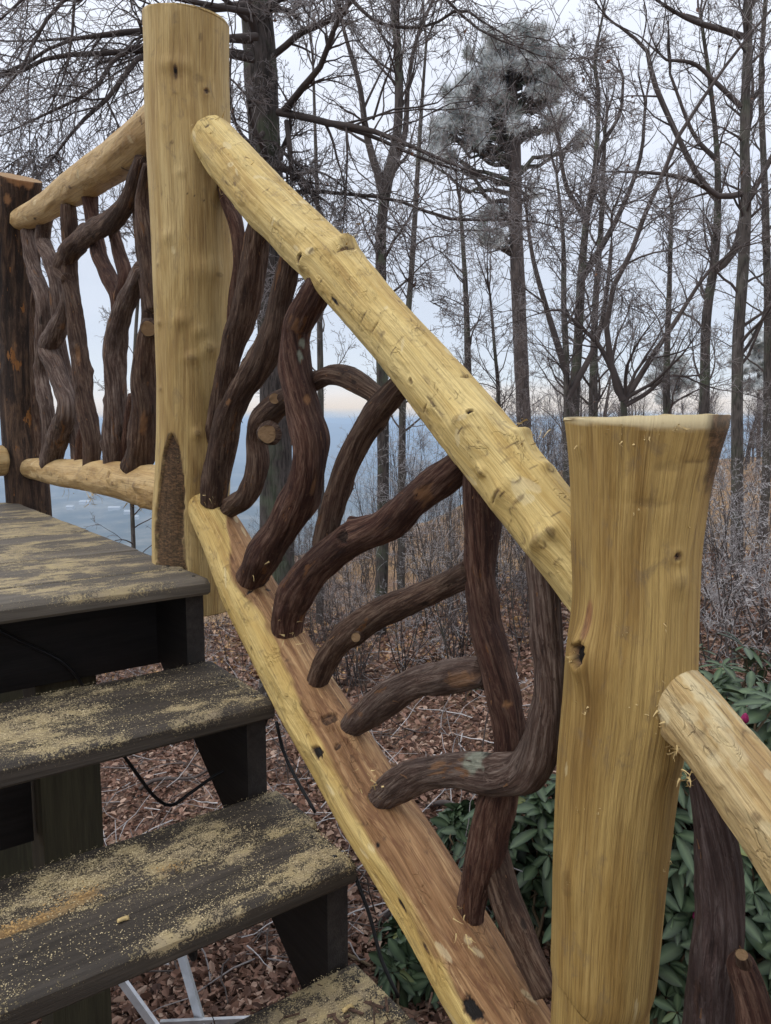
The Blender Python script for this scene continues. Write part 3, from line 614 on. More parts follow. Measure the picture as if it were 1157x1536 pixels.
LB = [([(40, 345, 9), (52, 409, 11), (66, 454, 13), (66, 513, 12), (63, 565, 10), (72, 617, 11), (73, 662, 11), (70, 698, 10)], BARK_G, 0),
      ([(52, 340, 4), (56, 400, 5), (50, 461, 5), (50, 540, 5), (53, 600, 6), (56, 698, 6)], BARK, -.03),
      ([(72, 318, 10), (64, 360, 11), (79, 399, 12), (86, 444, 10), (88, 500, 9), (100, 560, 8), (108, 620, 8), (116, 698, 8)], BARK_G, -.02),
      ([(104, 430, 9), (98, 465, 11), (83, 499, 15), (74, 523, 15), (84, 554, 15), (93, 582, 14), (102, 613, 15), (90, 650, 16), (74, 700, 14)], BARK_G, .015),
      ([(103, 305, 11), (104, 357, 11), (105, 420, 12), (112, 461, 13), (118, 513, 13), (124, 565, 13), (131, 617, 14), (137, 662, 14), (137, 702, 13)], BARK, .012),
      ([(214, 235, 11), (205, 268, 13), (190, 305, 14), (166, 333, 15), (131, 352, 15), (107, 374, 15), (93, 402, 14), (104, 424, 11)], BARK, .02),
      ([(134, 290, 11), (139, 330, 11), (148, 375, 11), (162, 413, 12), (176, 444, 12), (178, 480, 11)], BARK_R, -.01),
      ([(168, 335, 9), (178, 375, 10), (188, 415, 11), (182, 447, 11), (178, 475, 9)], BARK_R, -.015),
      ([(216, 400, 12), (196, 440, 15), (181, 478, 16), (173, 530, 17), (173, 582, 16), (173, 634, 16), (170, 702, 15)], BARK_G, .0),
      ([(205, 225, 11), (208, 288, 11), (214, 357, 12), (221, 427, 12), (222, 480, 11), (212, 560, 10)], BARK, -.01),
      ([(225, 245, 10), (214, 300, 12), (218, 360, 13), (224, 420, 13), (230, 470, 12)], BARK, .02),
      ([(227, 478, 12), (222, 513, 16), (216, 565, 19), (217, 617, 19), (213, 660, 21), (202, 705, 20)], BARK, .012),
      ([(200, 590, 7), (192, 640, 8), (184, 702, 8)], BARK_R, -.02),
      ([(126, 640, 7), (122, 670, 8), (118, 700, 8)], BARK_R, .0)]
for i, (px, m, of) in enumerate(LB):
    b = baluster(rd, px, m, of, 30+i, 36, step=.006, knots=[(px[len(px)//2][0], px[len(px)//2][1]+20, .008, .03, .6, 0, 'heart')] if i in (11, 4) else ())
    if i == 11: cutface(b, 222, 493, 11, off=.032)
rs = empty('deck_railing', base3+N*.3, 'log railing stub at the left edge, running from the dark corner post', 'railing', G_RAIL)
def nlog(u, v, hw, name, ln, of0=.02):
    p, t = bp(u, v, .06); r = hw*t/F
    L = Log([p, p+N*ln*.3+UP*.004, p+N*ln], [r*.9, r, r*1.02], 80, .006, ref=(0, 0, 1), round0=.02); L.lumps(.05, 14, .3, 3, u); L.facets(30, (.25, .45), (.03, .12), 1., 31)
    L.build(name, W_FAR, rs)
nlog(14, 691, 25, 'bottom_rail', .7); nlog(-4, 333, 16, 'top_rail', .7)
for q in (.22, .4, .58):
    a, _ = bp(14, 691, .06); b_, _ = bp(-4, 333, .06)
    L = Log([a+N*q, a*.5+b_*.5+N*(q+.02)+D*.02, b_+N*q], [.024, .022, .02], 30, .008); L.lumps(.1, 20, .3, 3, q*10); L.build('branch_baluster', BARK, rs)
# ================================================================== SAWDUST, CHIPS, CABLES, STAND
def flakes(name, steps, total, mat, size, seed, pile=False, zoff=.0006):
    g = np.random.default_rng(seed); V = []
    for k in steps:
        n = total[k] if isinstance(total, dict) else total
        if k == 0: s_ = -g.random(n)**1.3*1.7; nn = g.uniform(.0, 2.0, n)
        else: s_ = RUN*k-.28+g.random(n)*.272; nn = g.uniform(.005, 1.25, n)
        d, pl = dustmap(k)(s_, nn); w = pl if pile else d*(1-.8*pl)
        keep = g.random(n) < np.clip(w, 0, 1)**(2.2 if not pile else 1.3)
        s_, nn, w = s_[keep], nn[keep], w[keep]; m = len(s_)
        z = DZ-H*k+zoff+(g.random(m)*.006*w if pile else g.random(m)*.0012)
        c = P0+s_[:, None]*D+nn[:, None]*N+z[:, None]*UP
        a = g.random(m)*2*pi; L_ = g.uniform(*size, m)[:, None]; W_ = L_*g.uniform(.35, .8, (m, 1))
        e1 = np.stack([np.cos(a), np.sin(a), g.normal(0, .25, m)], -1)*L_/2; e2 = np.stack([-np.sin(a), np.cos(a), g.normal(0, .25, m)], -1)*W_/2
        V.append(np.stack([c-e1-e2*.6, c+e1*.6-e2, c+e1+e2*.5, c-e1*.7+e2], 1).reshape(-1, 3))
    V = np.vstack(V); return link(name, V, np.arange(len(V)).reshape(-1, 4), mat, smooth=False)
o = flakes('sawdust', (0, 1, 2, 3), {0: 80000, 1: 110000, 2: 120000, 3: 55000}, M_DUST, (.0007, .0026), 1); tag(o, 'pale sawdust strewn over the treads and deck', 'sawdust', kind='stuff')
o = flakes('orange_sawdust', (2,), 40000, M_DUSTO, (.0015, .004), 2, True, .002); tag(o, 'orange damp sawdust in a ridge along the third tread down', 'sawdust', kind='stuff')
def chips(name, k, s0, s1, n0, n1, n, mat, size, seed, label, z=.003, kind='stuff'):
    g = np.random.default_rng(seed); V = []; T = []
    for i in range(n):
        c = SP(g.normal((s0+s1)/2, (s1-s0)/3), g.normal((n0+n1)/2, (n1-n0)/3), DZ-H*k+z+g.random()*.004)
        a = g.normal(.5, 1.0); e1 = np.array([math.cos(a), math.sin(a), g.normal(0, .15)])*g.uniform(*size); e2 = np.array([-math.sin(a), math.cos(a), g.normal(0, .5)])*g.uniform(.0006, .0022); e3 = UP*g.uniform(.0004, .001)
        b = len(V)
        for dz in (-1, 1): V += [c-e1-e2+dz*e3, c+e1*.9-e2*.7+dz*e3, c+e1+e2+dz*e3, c-e1*.8+e2*.9+dz*e3]
        T += [(b+4, b+5, b+6, b+7), (b, b+3, b+2, b+1), (b, b+1, b+5, b+4), (b+1, b+2, b+6, b+5), (b+2, b+3, b+7, b+6), (b+3, b, b+4, b+7)]
    return tag(link(name, V, T, mat, smooth=False), label, 'wood chips', kind=kind)
chips('bark_shavings', 3, 3*RUN-.2, 3*RUN-.03, .02, .30, 330, M_CHIPB, (.003, .016), 3, 'dark shredded bark lying on the lowest tread in view')
for (s_, n_, sz, lb) in [(2*RUN-.07, .335, .007, 'small pale wood chip alone on the third tread down'), (3*RUN-.2, .06, .008, 'small yellow wood chip by the stringer on the lowest tread')]:
    L = Log([SP(s_, n_, DZ-H*round(s_/RUN+.3)+.003), SP(s_+.3*sz, n_+sz*2, DZ-H*round(s_/RUN+.3)+.005)], [sz*.5, sz*.35], 10, .003); L.lumps(.3, 200, 1, 2, 3)
    tag(L.build('wood_chip', M_SPLINT, origin=SP(s_, n_, DZ-H*round(s_/RUN+.3))), lb, 'wood chip')
def cable(name, P, r, mat, label, cat='cable'):
    L = Log(P, [r]*len(P), 10, .012); o = L.build(name, mat, origin=P[0]); return tag(o, label, cat)
def sv(u, v, s):                                   # point on the cross plane at stair position s
    r = ray(u, v); t = np.dot(P0+D*s-CAM, D)/np.dot(r, D); return CAM+r*t
cable('power_cable', [sv(-60, 930, -.19), sv(0, 947, -.19), sv(30, 962, -.19), sv(60, 975, -.19), sv(90, 990, -.185), sv(112, 1010, -.18), sv(124, 1030, -.18), sv(130, 1050, -.17)], .0035, M_CABLE, 'black cable sagging across the dark fascia board under the deck')
cable('power_cable', [sv(180, 1125, .12), sv(205, 1160, .11), sv(232, 1195, .1), sv(257, 1208, .1), sv(285, 1190, .1), sv(320, 1165, .12), sv(345, 1150, .14), sv(385, 1110, .18), sv(404, 1070, .22)], .0032, M_CABLE, 'black cable hanging in a loop below the second tread down')
cable('power_cable', [SP(.262, -.004, DZ-H-.045), SP(.268, -.014, DZ-H-.10), SP(.30, -.02, DZ-H-.14), SP(.35, -.03, DZ-2*H-.01)], .003, M_CABLE, 'short black cable beside the stringer between the second and third tread')
cable('power_cable', [SP(2*RUN-.02, -.006, DZ-2*H-.042), SP(2*RUN+.005, -.016, DZ-2*H-.10), SP(2*RUN+.03, -.02, DZ-2*H-.16), SP(2*RUN+.06, -.03, DZ-3*H-.03)], .003, M_CABLE, 'thin black cable hanging down past the third tread beside the log rail')
# folding aluminium stand under the stairs
g0, _ = atY(270, 1560, 1.5)
stand = empty('aluminium_trestle', (g0[0], 1.55, .0), 'thin aluminium legs of a folded trestle under the stairs', 'trestle')
def bar(a, b, w=.009, th=.005, name='leg'):
    a, b = np.array(a), np.array(b); d = b-a; d /= np.linalg.norm(d); x = np.cross(d, (0, 1, 0)); x /= np.linalg.norm(x); y = np.cross(d, x)
    V = []
    for c in (a, b):
        for i, j in ((-1, -1), (1, -1), (1, 1), (-1, 1)): V.append(c+x*w*i+y*th*j)
    return link(name, V, [(3, 2, 1, 0), (4, 5, 6, 7), (0, 1, 5, 4), (1, 2, 6, 5), (2, 3, 7, 6), (3, 0, 4, 7)], M_ALU, stand, smooth=False)
def ay(u, v, Y): return atY(u, v, Y)[0]
bar(ay(262, 1395, 1.62), ay(312, 1570, 1.5)); bar(ay(150, 1425, 1.62), ay(262, 1580, 1.5)); bar(ay(240, 1535, 1.5), ay(420, 1527, 1.56), .006, .004, 'cross_brace'); bar(ay(312, 1570, 1.5), ay(330, 1700, 1.45))
L = Log([ay(268, 1400, 1.60), ay(285, 1418, 1.56), ay(292, 1442, 1.56)], [.014, .015, .006], 16, .005, round0=.01, round1=.01); L.lumps(.1, 50); L.build('hinge', M_METALD, stand)
# ================================================================== TERRAIN
def terr(x, y):
    x = np.asarray(x, float); y = np.asarray(y, float); r = np.hypot(x, y)+1e-6
    az = np.degrees(np.arctan2(x, y)); az = np.where(np.abs(az) > 100, np.sign(az)*(200-np.abs(az)), az)
    ta = np.interp(az, [-90, -40, -22, -14, -4, 3, 9, 15, 35, 90], [.3, .30, .26, .215, .175, .135, .085, .052, .036, .04])
    Re = np.interp(az, [-90, -40, -22, -14, -4, 3, 9, 15, 35, 90], [10, 12, 15, 17, 22, 30, 45, 60, 70, 60])
    k = ta-1.7/Re
    z = -k*np.minimum(r, Re)
    o = np.clip(r-Re, 0, None); z = z-.5*(o-6*(1-np.exp(-o/6)))
    near = .10*fbm(np.stack([x*.5, y*.5, x*0], -1), 3, 4)*sst(1.5, 4, r)*(r < 400)+.03*fbm(np.stack([x*3, y*3, x*0], -1), 2, 6)*(r < 60)
    lr = np.stack([x/1100., y/1100., x*0], -1)
    floor = -370+60*fbm(lr, 4, 8)+sst(6500, 10500, r)*(250+150*fbm(lr*.5, 4, 12))
    m = sst(-250, -330, z); z = z*(1-m)+floor*m
    z = np.where(r > 900, floor, z)
    return z+near
A = np.radians(np.linspace(-180, 180, 361)[:-1]); 
fine = np.concatenate([np.linspace(-50, 50, 401), np.linspace(53, 307, 86)]); A = np.radians(fine)
rad = np.concatenate([np.linspace(.3, 30, 150), np.geomspace(31, 1000, 70), np.geomspace(1030, 12500, 130)])
RR, AA = np.meshgrid(rad, A, indexing='ij'); X = RR*np.sin(AA); Y = RR*np.cos(AA); Z = terr(X, Y)
nr, na = X.shape; idx = np.arange(nr*na).reshape(nr, na); nx = np.roll(idx, -1, 1)
Q = np.stack([idx[:-1], idx[1:], nx[1:], nx[:-1]], -1).reshape(-1, 4); c = nr*na
V = np.vstack([np.stack([X, Y, Z], -1).reshape(-1, 3), [[0, 0, terr(0, .01)]]])
T3 = np.stack([idx[0], nx[0], np.full(na, c)], -1)
t = NT('forest_floor'); tc = t.new('ShaderNodeTexCoord'); g = tc.outputs['Object']
vc = t.vor(g, 22, 'F1', 'Color'); sep = t.new('ShaderNodeSeparateColor'); t.put(sep.inputs[0], vc)
leaf = t.ramp(sep.outputs[0], [(0, (.075, .042, .032)), (.35, (.16, .092, .068)), (.6, (.24, .15, .115)), (.85, (.32, .215, .165)), (1, (.33, .17, .085))])
patch = t.noise(g, .22, 4, .6)
dg = t.new('ShaderNodeVectorMath', operation='LENGTH'); t.put(dg.inputs[0], g)
leaf = t.mix(t.math('MULTIPLY', t.mr(patch, .38, .56, .15, .85), t.mr(dg.outputs['Value'], 5, 11, .35, 1)), leaf, t.mix(t.noise(g, 3, 3), (.50, .31, .135), (.36, .235, .125)))
leaf = t.mix(t.mr(t.vor(g, 22), .0, .6, 0, .5), leaf, (.05, .028, .02))
cd = t.new('ShaderNodeVectorMath', operation='LENGTH'); t.put(cd.inputs[0], g)
valley = t.ramp(t.noise(g, .0045, 8, .75), [(.34, (.020, .028, .024)), (.46, (.05, .06, .045)), (.53, (.12, .115, .085)), (.60, (.24, .22, .17)), (.70, (.05, .06, .05))])
col = t.mix(t.mr(cd.outputs['Value'], 90, 400), leaf, valley)
t.bump(t.vor(g, 22), .6, .02)
GROUND = tag(link('ground', V, Q, t.out(col, .9), tris=T3), kind='structure')
# distant low buildings in the valley
M_WH = simple('pale_metal_roof', (.50, .51, .52), .5); M_WL = simple('pale_wall', (.5, .5, .5), .7)
wh = [(128, 756, 60, 26), (193, 771, 46, 20), (172, 765, 70, 16), (106, 764, 40, 20), (205, 779, 26, 16)]
WL = ['long pale roofed building in the far valley, leftmost under the deck rail', 'pale building in the valley to the right of the middle under the rail', 'longest pale building in the centre of the far valley cluster', 'small pale building in the valley beside the dark corner post', 'smallest pale building in the valley near the tall log post']
for (u, v, w, d_), lb in zip(wh, WL):
    r = ray(u, v); ts = np.linspace(300, 12000, 4000); pp = CAM+ts[:, None]*r; hit = np.argmax(pp[:, 2] < terr(pp[:, 0], pp[:, 1])); p = pp[hit]; z0 = float(terr(p[0], p[1]))-3
    sc_ = p[1]/2600.; w, d_ = w*sc_*.55, d_*sc_*.9
    b = empty('warehouse', (p[0], p[1], z0), lb, 'building', 'pale buildings in the far valley')
    def bx(nm, x0, x1, y0, y1, z0_, z1_, m, peak=0):
        V = [(x0, y0, z0_), (x1, y0, z0_), (x1, y1, z0_), (x0, y1, z0_), (x0, y0, z1_), (x1, y0, z1_), (x1, y1, z1_), (x0, y1, z1_), (x0, (y0+y1)/2, z1_+peak), (x1, (y0+y1)/2, z1_+peak)]
        V = np.array(V)+np.array([p[0], p[1], z0])
        link(nm, V, [(0, 1, 5, 4), (2, 3, 7, 6), (4, 5, 9, 8), (6, 7, 8, 9), (3, 2, 1, 0)], m, b, smooth=False, tris=[(1, 2, 6), (1, 6, 5), (3, 0, 4), (3, 4, 7), (5, 6, 9), (7, 4, 8)])
    bx('wall', -w/2, w/2, -d_/2, d_/2, 0, 12, M_WL); bx('roof', -w/2-1, w/2+1, -d_/2-1, d_/2+1, 12.02, 13, M_WH, 5)
# ================================================================== TREES
def tree_mat(name, a, b, sc=14, zs=.25, moss=0.):
    t = NT(name); tc = t.new('ShaderNodeTexCoord'); g = tc.outputs['Object']
    n = t.noise(t.scale(g, (1, 1, zs)), sc, 5, .65); n2 = t.noise(t.scale(g, (1, 1, .15)), sc*3.5, 3, .6)
    col = t.mix(t.mr(n, .35, .65), a, b); col = t.mix(t.mr(n2, .5, .62, 0, .7), col, tuple(c*.35 for c in a))
    if moss: col = t.mix(t.mr(t.noise(g, 2.5, 3), .5, .62, 0, moss), col, (.10, .13, .075))
    t.bump(t.math('ADD', n, n2), 1., .02); return t.out(col, .85)
B_OAK = tree_mat('dark_furrowed_bark', (.042, .034, .030), (.11, .092, .084), 16, .2, .5)
B_GREY = tree_mat('grey_tree_bark', (.058, .048, .043), (.135, .116, .104), 14, .25, .25)
B_PINE = tree_mat('pine_bark', (.055, .042, .038), (.13, .105, .095), 9, .4)
TW_D = simple('dark_twig', (.075, .060, .055), .85, var=.3, sc=4)
TW_F = simple('rime_coated_twig', (.23, .205, .20), .85, var=.4, sc=6)
TW_W = simple('pale_frosted_twig', (.46, .44, .44), .85, var=.35, sc=8)
ROT = lambda a: a/np.maximum(np.linalg.norm(a, axis=-1, keepdims=True), 1e-9)
def grow(p, d, L_, r, n, wig, trop, g, tip=.35):
    """vectorised random-walk branches -> pts (N,n,3), radii (N,n)"""
    m = len(p); pts = np.zeros((m, n, 3)); pts[:, 0] = p; d = ROT(d); st_ = (L_/(n-1))[:, None]; bend = g.normal(size=(m, 3))*wig*.6
    for i in range(1, n):
        d = ROT(d+g.normal(size=(m, 3))*wig+bend*.35+np.array([0, 0, trop])); pts[:, i] = pts[:, i-1]+d*st_
    x = np.linspace(0, 1, n)[None]; return pts, r[:, None]*(1-x*(1-tip))
def kids(pts, rad, n, t0, ang, lf, rf, g, t1=1.0, minr=0, flat=0):
    m, k, _ = pts.shape; i = g.integers(0, m, n) if not isinstance(n, np.ndarray) else n; n = len(i)
    t = (t0+(t1-t0)*g.random(n)**.8)*(k-1); a = np.clip(t.astype(int), 0, k-2); f = (t-a)[:, None]
    p = pts[i, a]*(1-f)+pts[i, a+1]*f; T = ROT(pts[i, a+1]-pts[i, a]); r = rad[i, a]
    v = g.normal(size=(n, 3)); v[:, 2] *= (1-flat); v = ROT(v-T*(v*T).sum(-1, keepdims=True)); an = np.radians(g.uniform(*ang, n))[:, None]
    Lp = np.linalg.norm(np.diff(pts, axis=1), axis=-1).sum(1)[i]
    L_ = Lp*lf*g.uniform(.55, 1.15, n)*(1.15-.6*t/(k-1)); return p, T*np.cos(an)+v*np.sin(an), L_, np.maximum(r*rf*g.uniform(.7, 1, n), minr)
def tubes(sets):
    """list of (pts,rad,sides,matindex) -> V,Q,mi"""
    VV, QQ, MI = [], [], []; b = 0
    for pts, rad, K, m in sets:
        n, k, _ = pts.shape
        if n == 0: continue
        T = np.gradient(pts, axis=1); T = ROT(T); ref = np.where(np.abs(T[:, :1, 2:3]) > .9, np.array([1., 0, 0]), np.array([0, 0, 1.]))
        U = ROT(np.cross(T, np.repeat(ref, k, 1))); W = np.cross(T, U); th = np.arange(K)*2*pi/K
        P = pts[:, :, None]+rad[:, :, None, None]*(np.cos(th)[None, None, :, None]*U[:, :, None]+np.sin(th)[None, None, :, None]*W[:, :, None])
        VV.append(P.reshape(-1, 3)); idx = b+np.arange(n*k*K).reshape(n, k, K); nx = np.roll(idx, -1, 2)
        q = np.stack([idx[:, :-1], nx[:, :-1], nx[:, 1:], idx[:, 1:]], -1).reshape(-1, 4); QQ.append(q); MI.append(np.full(len(q), m)); b += n*k*K
    return np.vstack(VV), np.vstack(QQ), np.concatenate(MI)
def resamp(P, n):
    A_ = catmull(np.asarray(P, float), n); return A_
def trunk_mesh(P, R, K=14, n=60, amp=.05, seed=0):
    A_ = resamp(np.hstack([P, np.asarray(R)[:, None]]), n); T, U, W = frames(A_[:, :3], (0, -1, .02)); th = np.linspace(0, 2*pi, K, endpoint=False)
    dirs = np.cos(th)[None, :, None]*U[:, None]+np.sin(th)[None, :, None]*W[:, None]
    pos = A_[:, None, :3]+dirs*A_[:, 3][:, None, None]; nz = 1+amp*fbm(pos*np.array([9, 9, 2.]), 3, seed)+amp*.5*vn(pos*np.array([40, 40, 3.]), seed)
    pos = A_[:, None, :3]+dirs*(A_[:, 3][:, None]*nz)[..., None]
    idx = np.arange(n*K).reshape(n, K); nx = np.roll(idx, -1, 1); return pos.reshape(-1, 3), np.stack([idx[:-1], nx[:-1], nx[1:], idx[1:]], -1).reshape(-1, 4)
def to_world(px, Yd):
    pts, rad = [], []
    for q in px:
        Yq = q[3] if len(q) > 3 else Yd; p, t = atY(q[0], q[1], Yq); pts.append(p); rad.append(q[2]*t/F)
    return np.array(pts), np.array(rad)
def to_ground(P, R, flare=1.25):
    """extend a trunk down to the terrain"""
    b = P[-1]; 
    if P[0][2] < P[-1][2]: P, R = P[::-1], R[::-1]; b = P[-1]
    zg = float(terr(b[0], b[1]))-.15; 
    if b[2] > zg+.3:
        P = np.vstack([P, [b[0], b[1], b[2]*.4+zg*.6], [b[0], b[1], zg]]); R = np.r_[R, R[-1]*1.05, R[-1]*flare]
    return P[::-1], R[::-1]
def bare_tree(name, label, trunk_px, Yd, seed, limbs_px=(), nlimb=14, nl2=7, nl3=5, nl4=3, llen=.3, mat=B_GREY, tw=(TW_D, TW_F), ang=(30, 60), t0=.35, trop=.05, group='bare trees beyond the railing', twr=.003, wig=.13, leaves=0, top=0, stems=()):
    g = np.random.default_rng(seed); P, R = to_world(trunk_px, Yd); R = R*(.9 if name != 'bare_tree' else .62); P, R = to_ground(P, R)
    if top: d = P[-1]-P[-2]; d /= np.linalg.norm(d); P = np.vstack([P, P[-1]+d*top*.5+g.normal(size=3)*.1, P[-1]+d*top+g.normal(size=3)*.2]); R = np.r_[R, R[-1]*.7, R[-1]*.3]
    base = P[0].copy(); root = empty(name, base, label, 'tree', group)
    V, Q = trunk_mesh(P, R, 16, 90, .05, seed); link('trunk', V, Q, mat, root)
    tl = resamp(np.hstack([P, R[:, None]]), 40); H_ = np.linalg.norm(np.diff(P, axis=0), axis=1).sum()
    tp, tr = tl[None, :, :3], tl[None, :, 3]; sets = []
    hand_p, hand_r = [], []
    for px in limbs_px:
        p, r = to_world(px, Yd); a = resamp(np.hstack([p, r[:, None]]), 12); hand_p.append(a[:, :3]); hand_r.append(a[:, 3])
    stem_p = []
    for px in stems:
        p, r = to_world(px, Yd); 
        if px[-1][1] < px[0][1]-1e9: pass
        a = resamp(np.hstack([p, r[:, None]]), 12); hand_p.append(a[:, :3]); hand_r.append(a[:, 3])
    if nlimb:
        p, d, L_, r = kids(tp, tr, nlimb, t0, ang, llen, .36, g); d[:, 2] = np.abs(d[:, 2])*.8+.15
        if name == 'bare_tree':
            hh = max(1.0, H_*.16); nt_ = 4; p = np.vstack([p, np.repeat(P[-1:], nt_, 0)]); td = ROT(P[-1]-P[-2]); d = np.vstack([d, ROT(td+g.normal(size=(nt_, 3))*.35)]); L_ = np.r_[L_, g.uniform(.7, 1.2, nt_)*hh]; r = np.r_[r, np.full(nt_, R[-1]*.75)]
        for hp_, hr_ in zip(list(hand_p), list(hand_r)):
            if hr_[-1] < hr_[0]:
                p = np.vstack([p, np.repeat(hp_[-1:], 2, 0)]); td = ROT(hp_[-1]-hp_[-3]); d = np.vstack([d, ROT(td+g.normal(size=(2, 3))*.3)]); L_ = np.r_[L_, g.uniform(.6, 1.1, 2)]; r = np.r_[r, np.full(2, hr_[-1]*.9)]
        p1, r1 = grow(p, d, np.maximum(L_, .4), r, 12, wig, trop, g, .10)
        if hand_p: p1 = np.vstack([p1, np.array(hand_p)]); r1 = np.vstack([r1, np.array(hand_r)])
    else: p1, r1 = np.array(hand_p), np.array(hand_r)
    n1 = len(p1); sets.append((p1, r1, 7, 0))
    p, d, L_, r = kids(p1, r1, np.repeat(np.arange(n1), nl2), .15, (25, 60), .5, .55, g, minr=twr*1.5); p2, r2 = grow(p, d, np.minimum(L_, 2.2), r*.8, 8, wig*1.15, trop*.6, g, .25); sets.append((p2, r2, 4, 0))
    n2 = len(p2); p, d, L_, r = kids(p2, r2, np.repeat(np.arange(n2), nl3), .15, (25, 65), .55, .6, g, minr=twr); p3, r3 = grow(p, d, np.minimum(L_, .9), np.minimum(r, twr*2), 6, wig*1.3, trop*.5, g, .5); sets.append((p3, r3, 3, 1))
    if nl4:
        n3 = len(p3); p, d, L_, r = kids(p3, r3, np.repeat(np.arange(n3), nl4), .2, (25, 70), .5, .7, g, minr=twr*.7); p4, r4 = grow(p, d, np.minimum(L_, .4), np.minimum(r, twr), 4, wig*1.3, trop*.3, g, .7); sets.append((p4, r4, 3, 1))
    V, Q, mi = tubes(sets); link('branches', V, Q, list(tw), root, mi=mi)
    if leaves:
        i = g.integers(0, len(p3), leaves); c_ = p3[i, 4]; V, T = leafquads(c_, g, .05); link('dead_leaves', V, T, M_DLEAF, root, smooth=False)
    return root
def leafquads(c, g, size):
    n = len(c); a = ROT(g.normal(size=(n, 3))); b = ROT(np.cross(a, g.normal(size=(n, 3)))); s = size*g.uniform(.5, 1.1, (n, 1)); nrm = np.cross(a, b)
    V = np.stack([c-a*s*.6, c+b*s*.3+nrm*s*.15, c+a*s*.6, c-b*s*.3+nrm*s*.15], 1).reshape(-1, 3); return V, np.arange(n*4).reshape(-1, 4)
M_DLEAF = simple('dry_brown_leaf', (.20, .095, .05), .8, var=.5, sc=20)
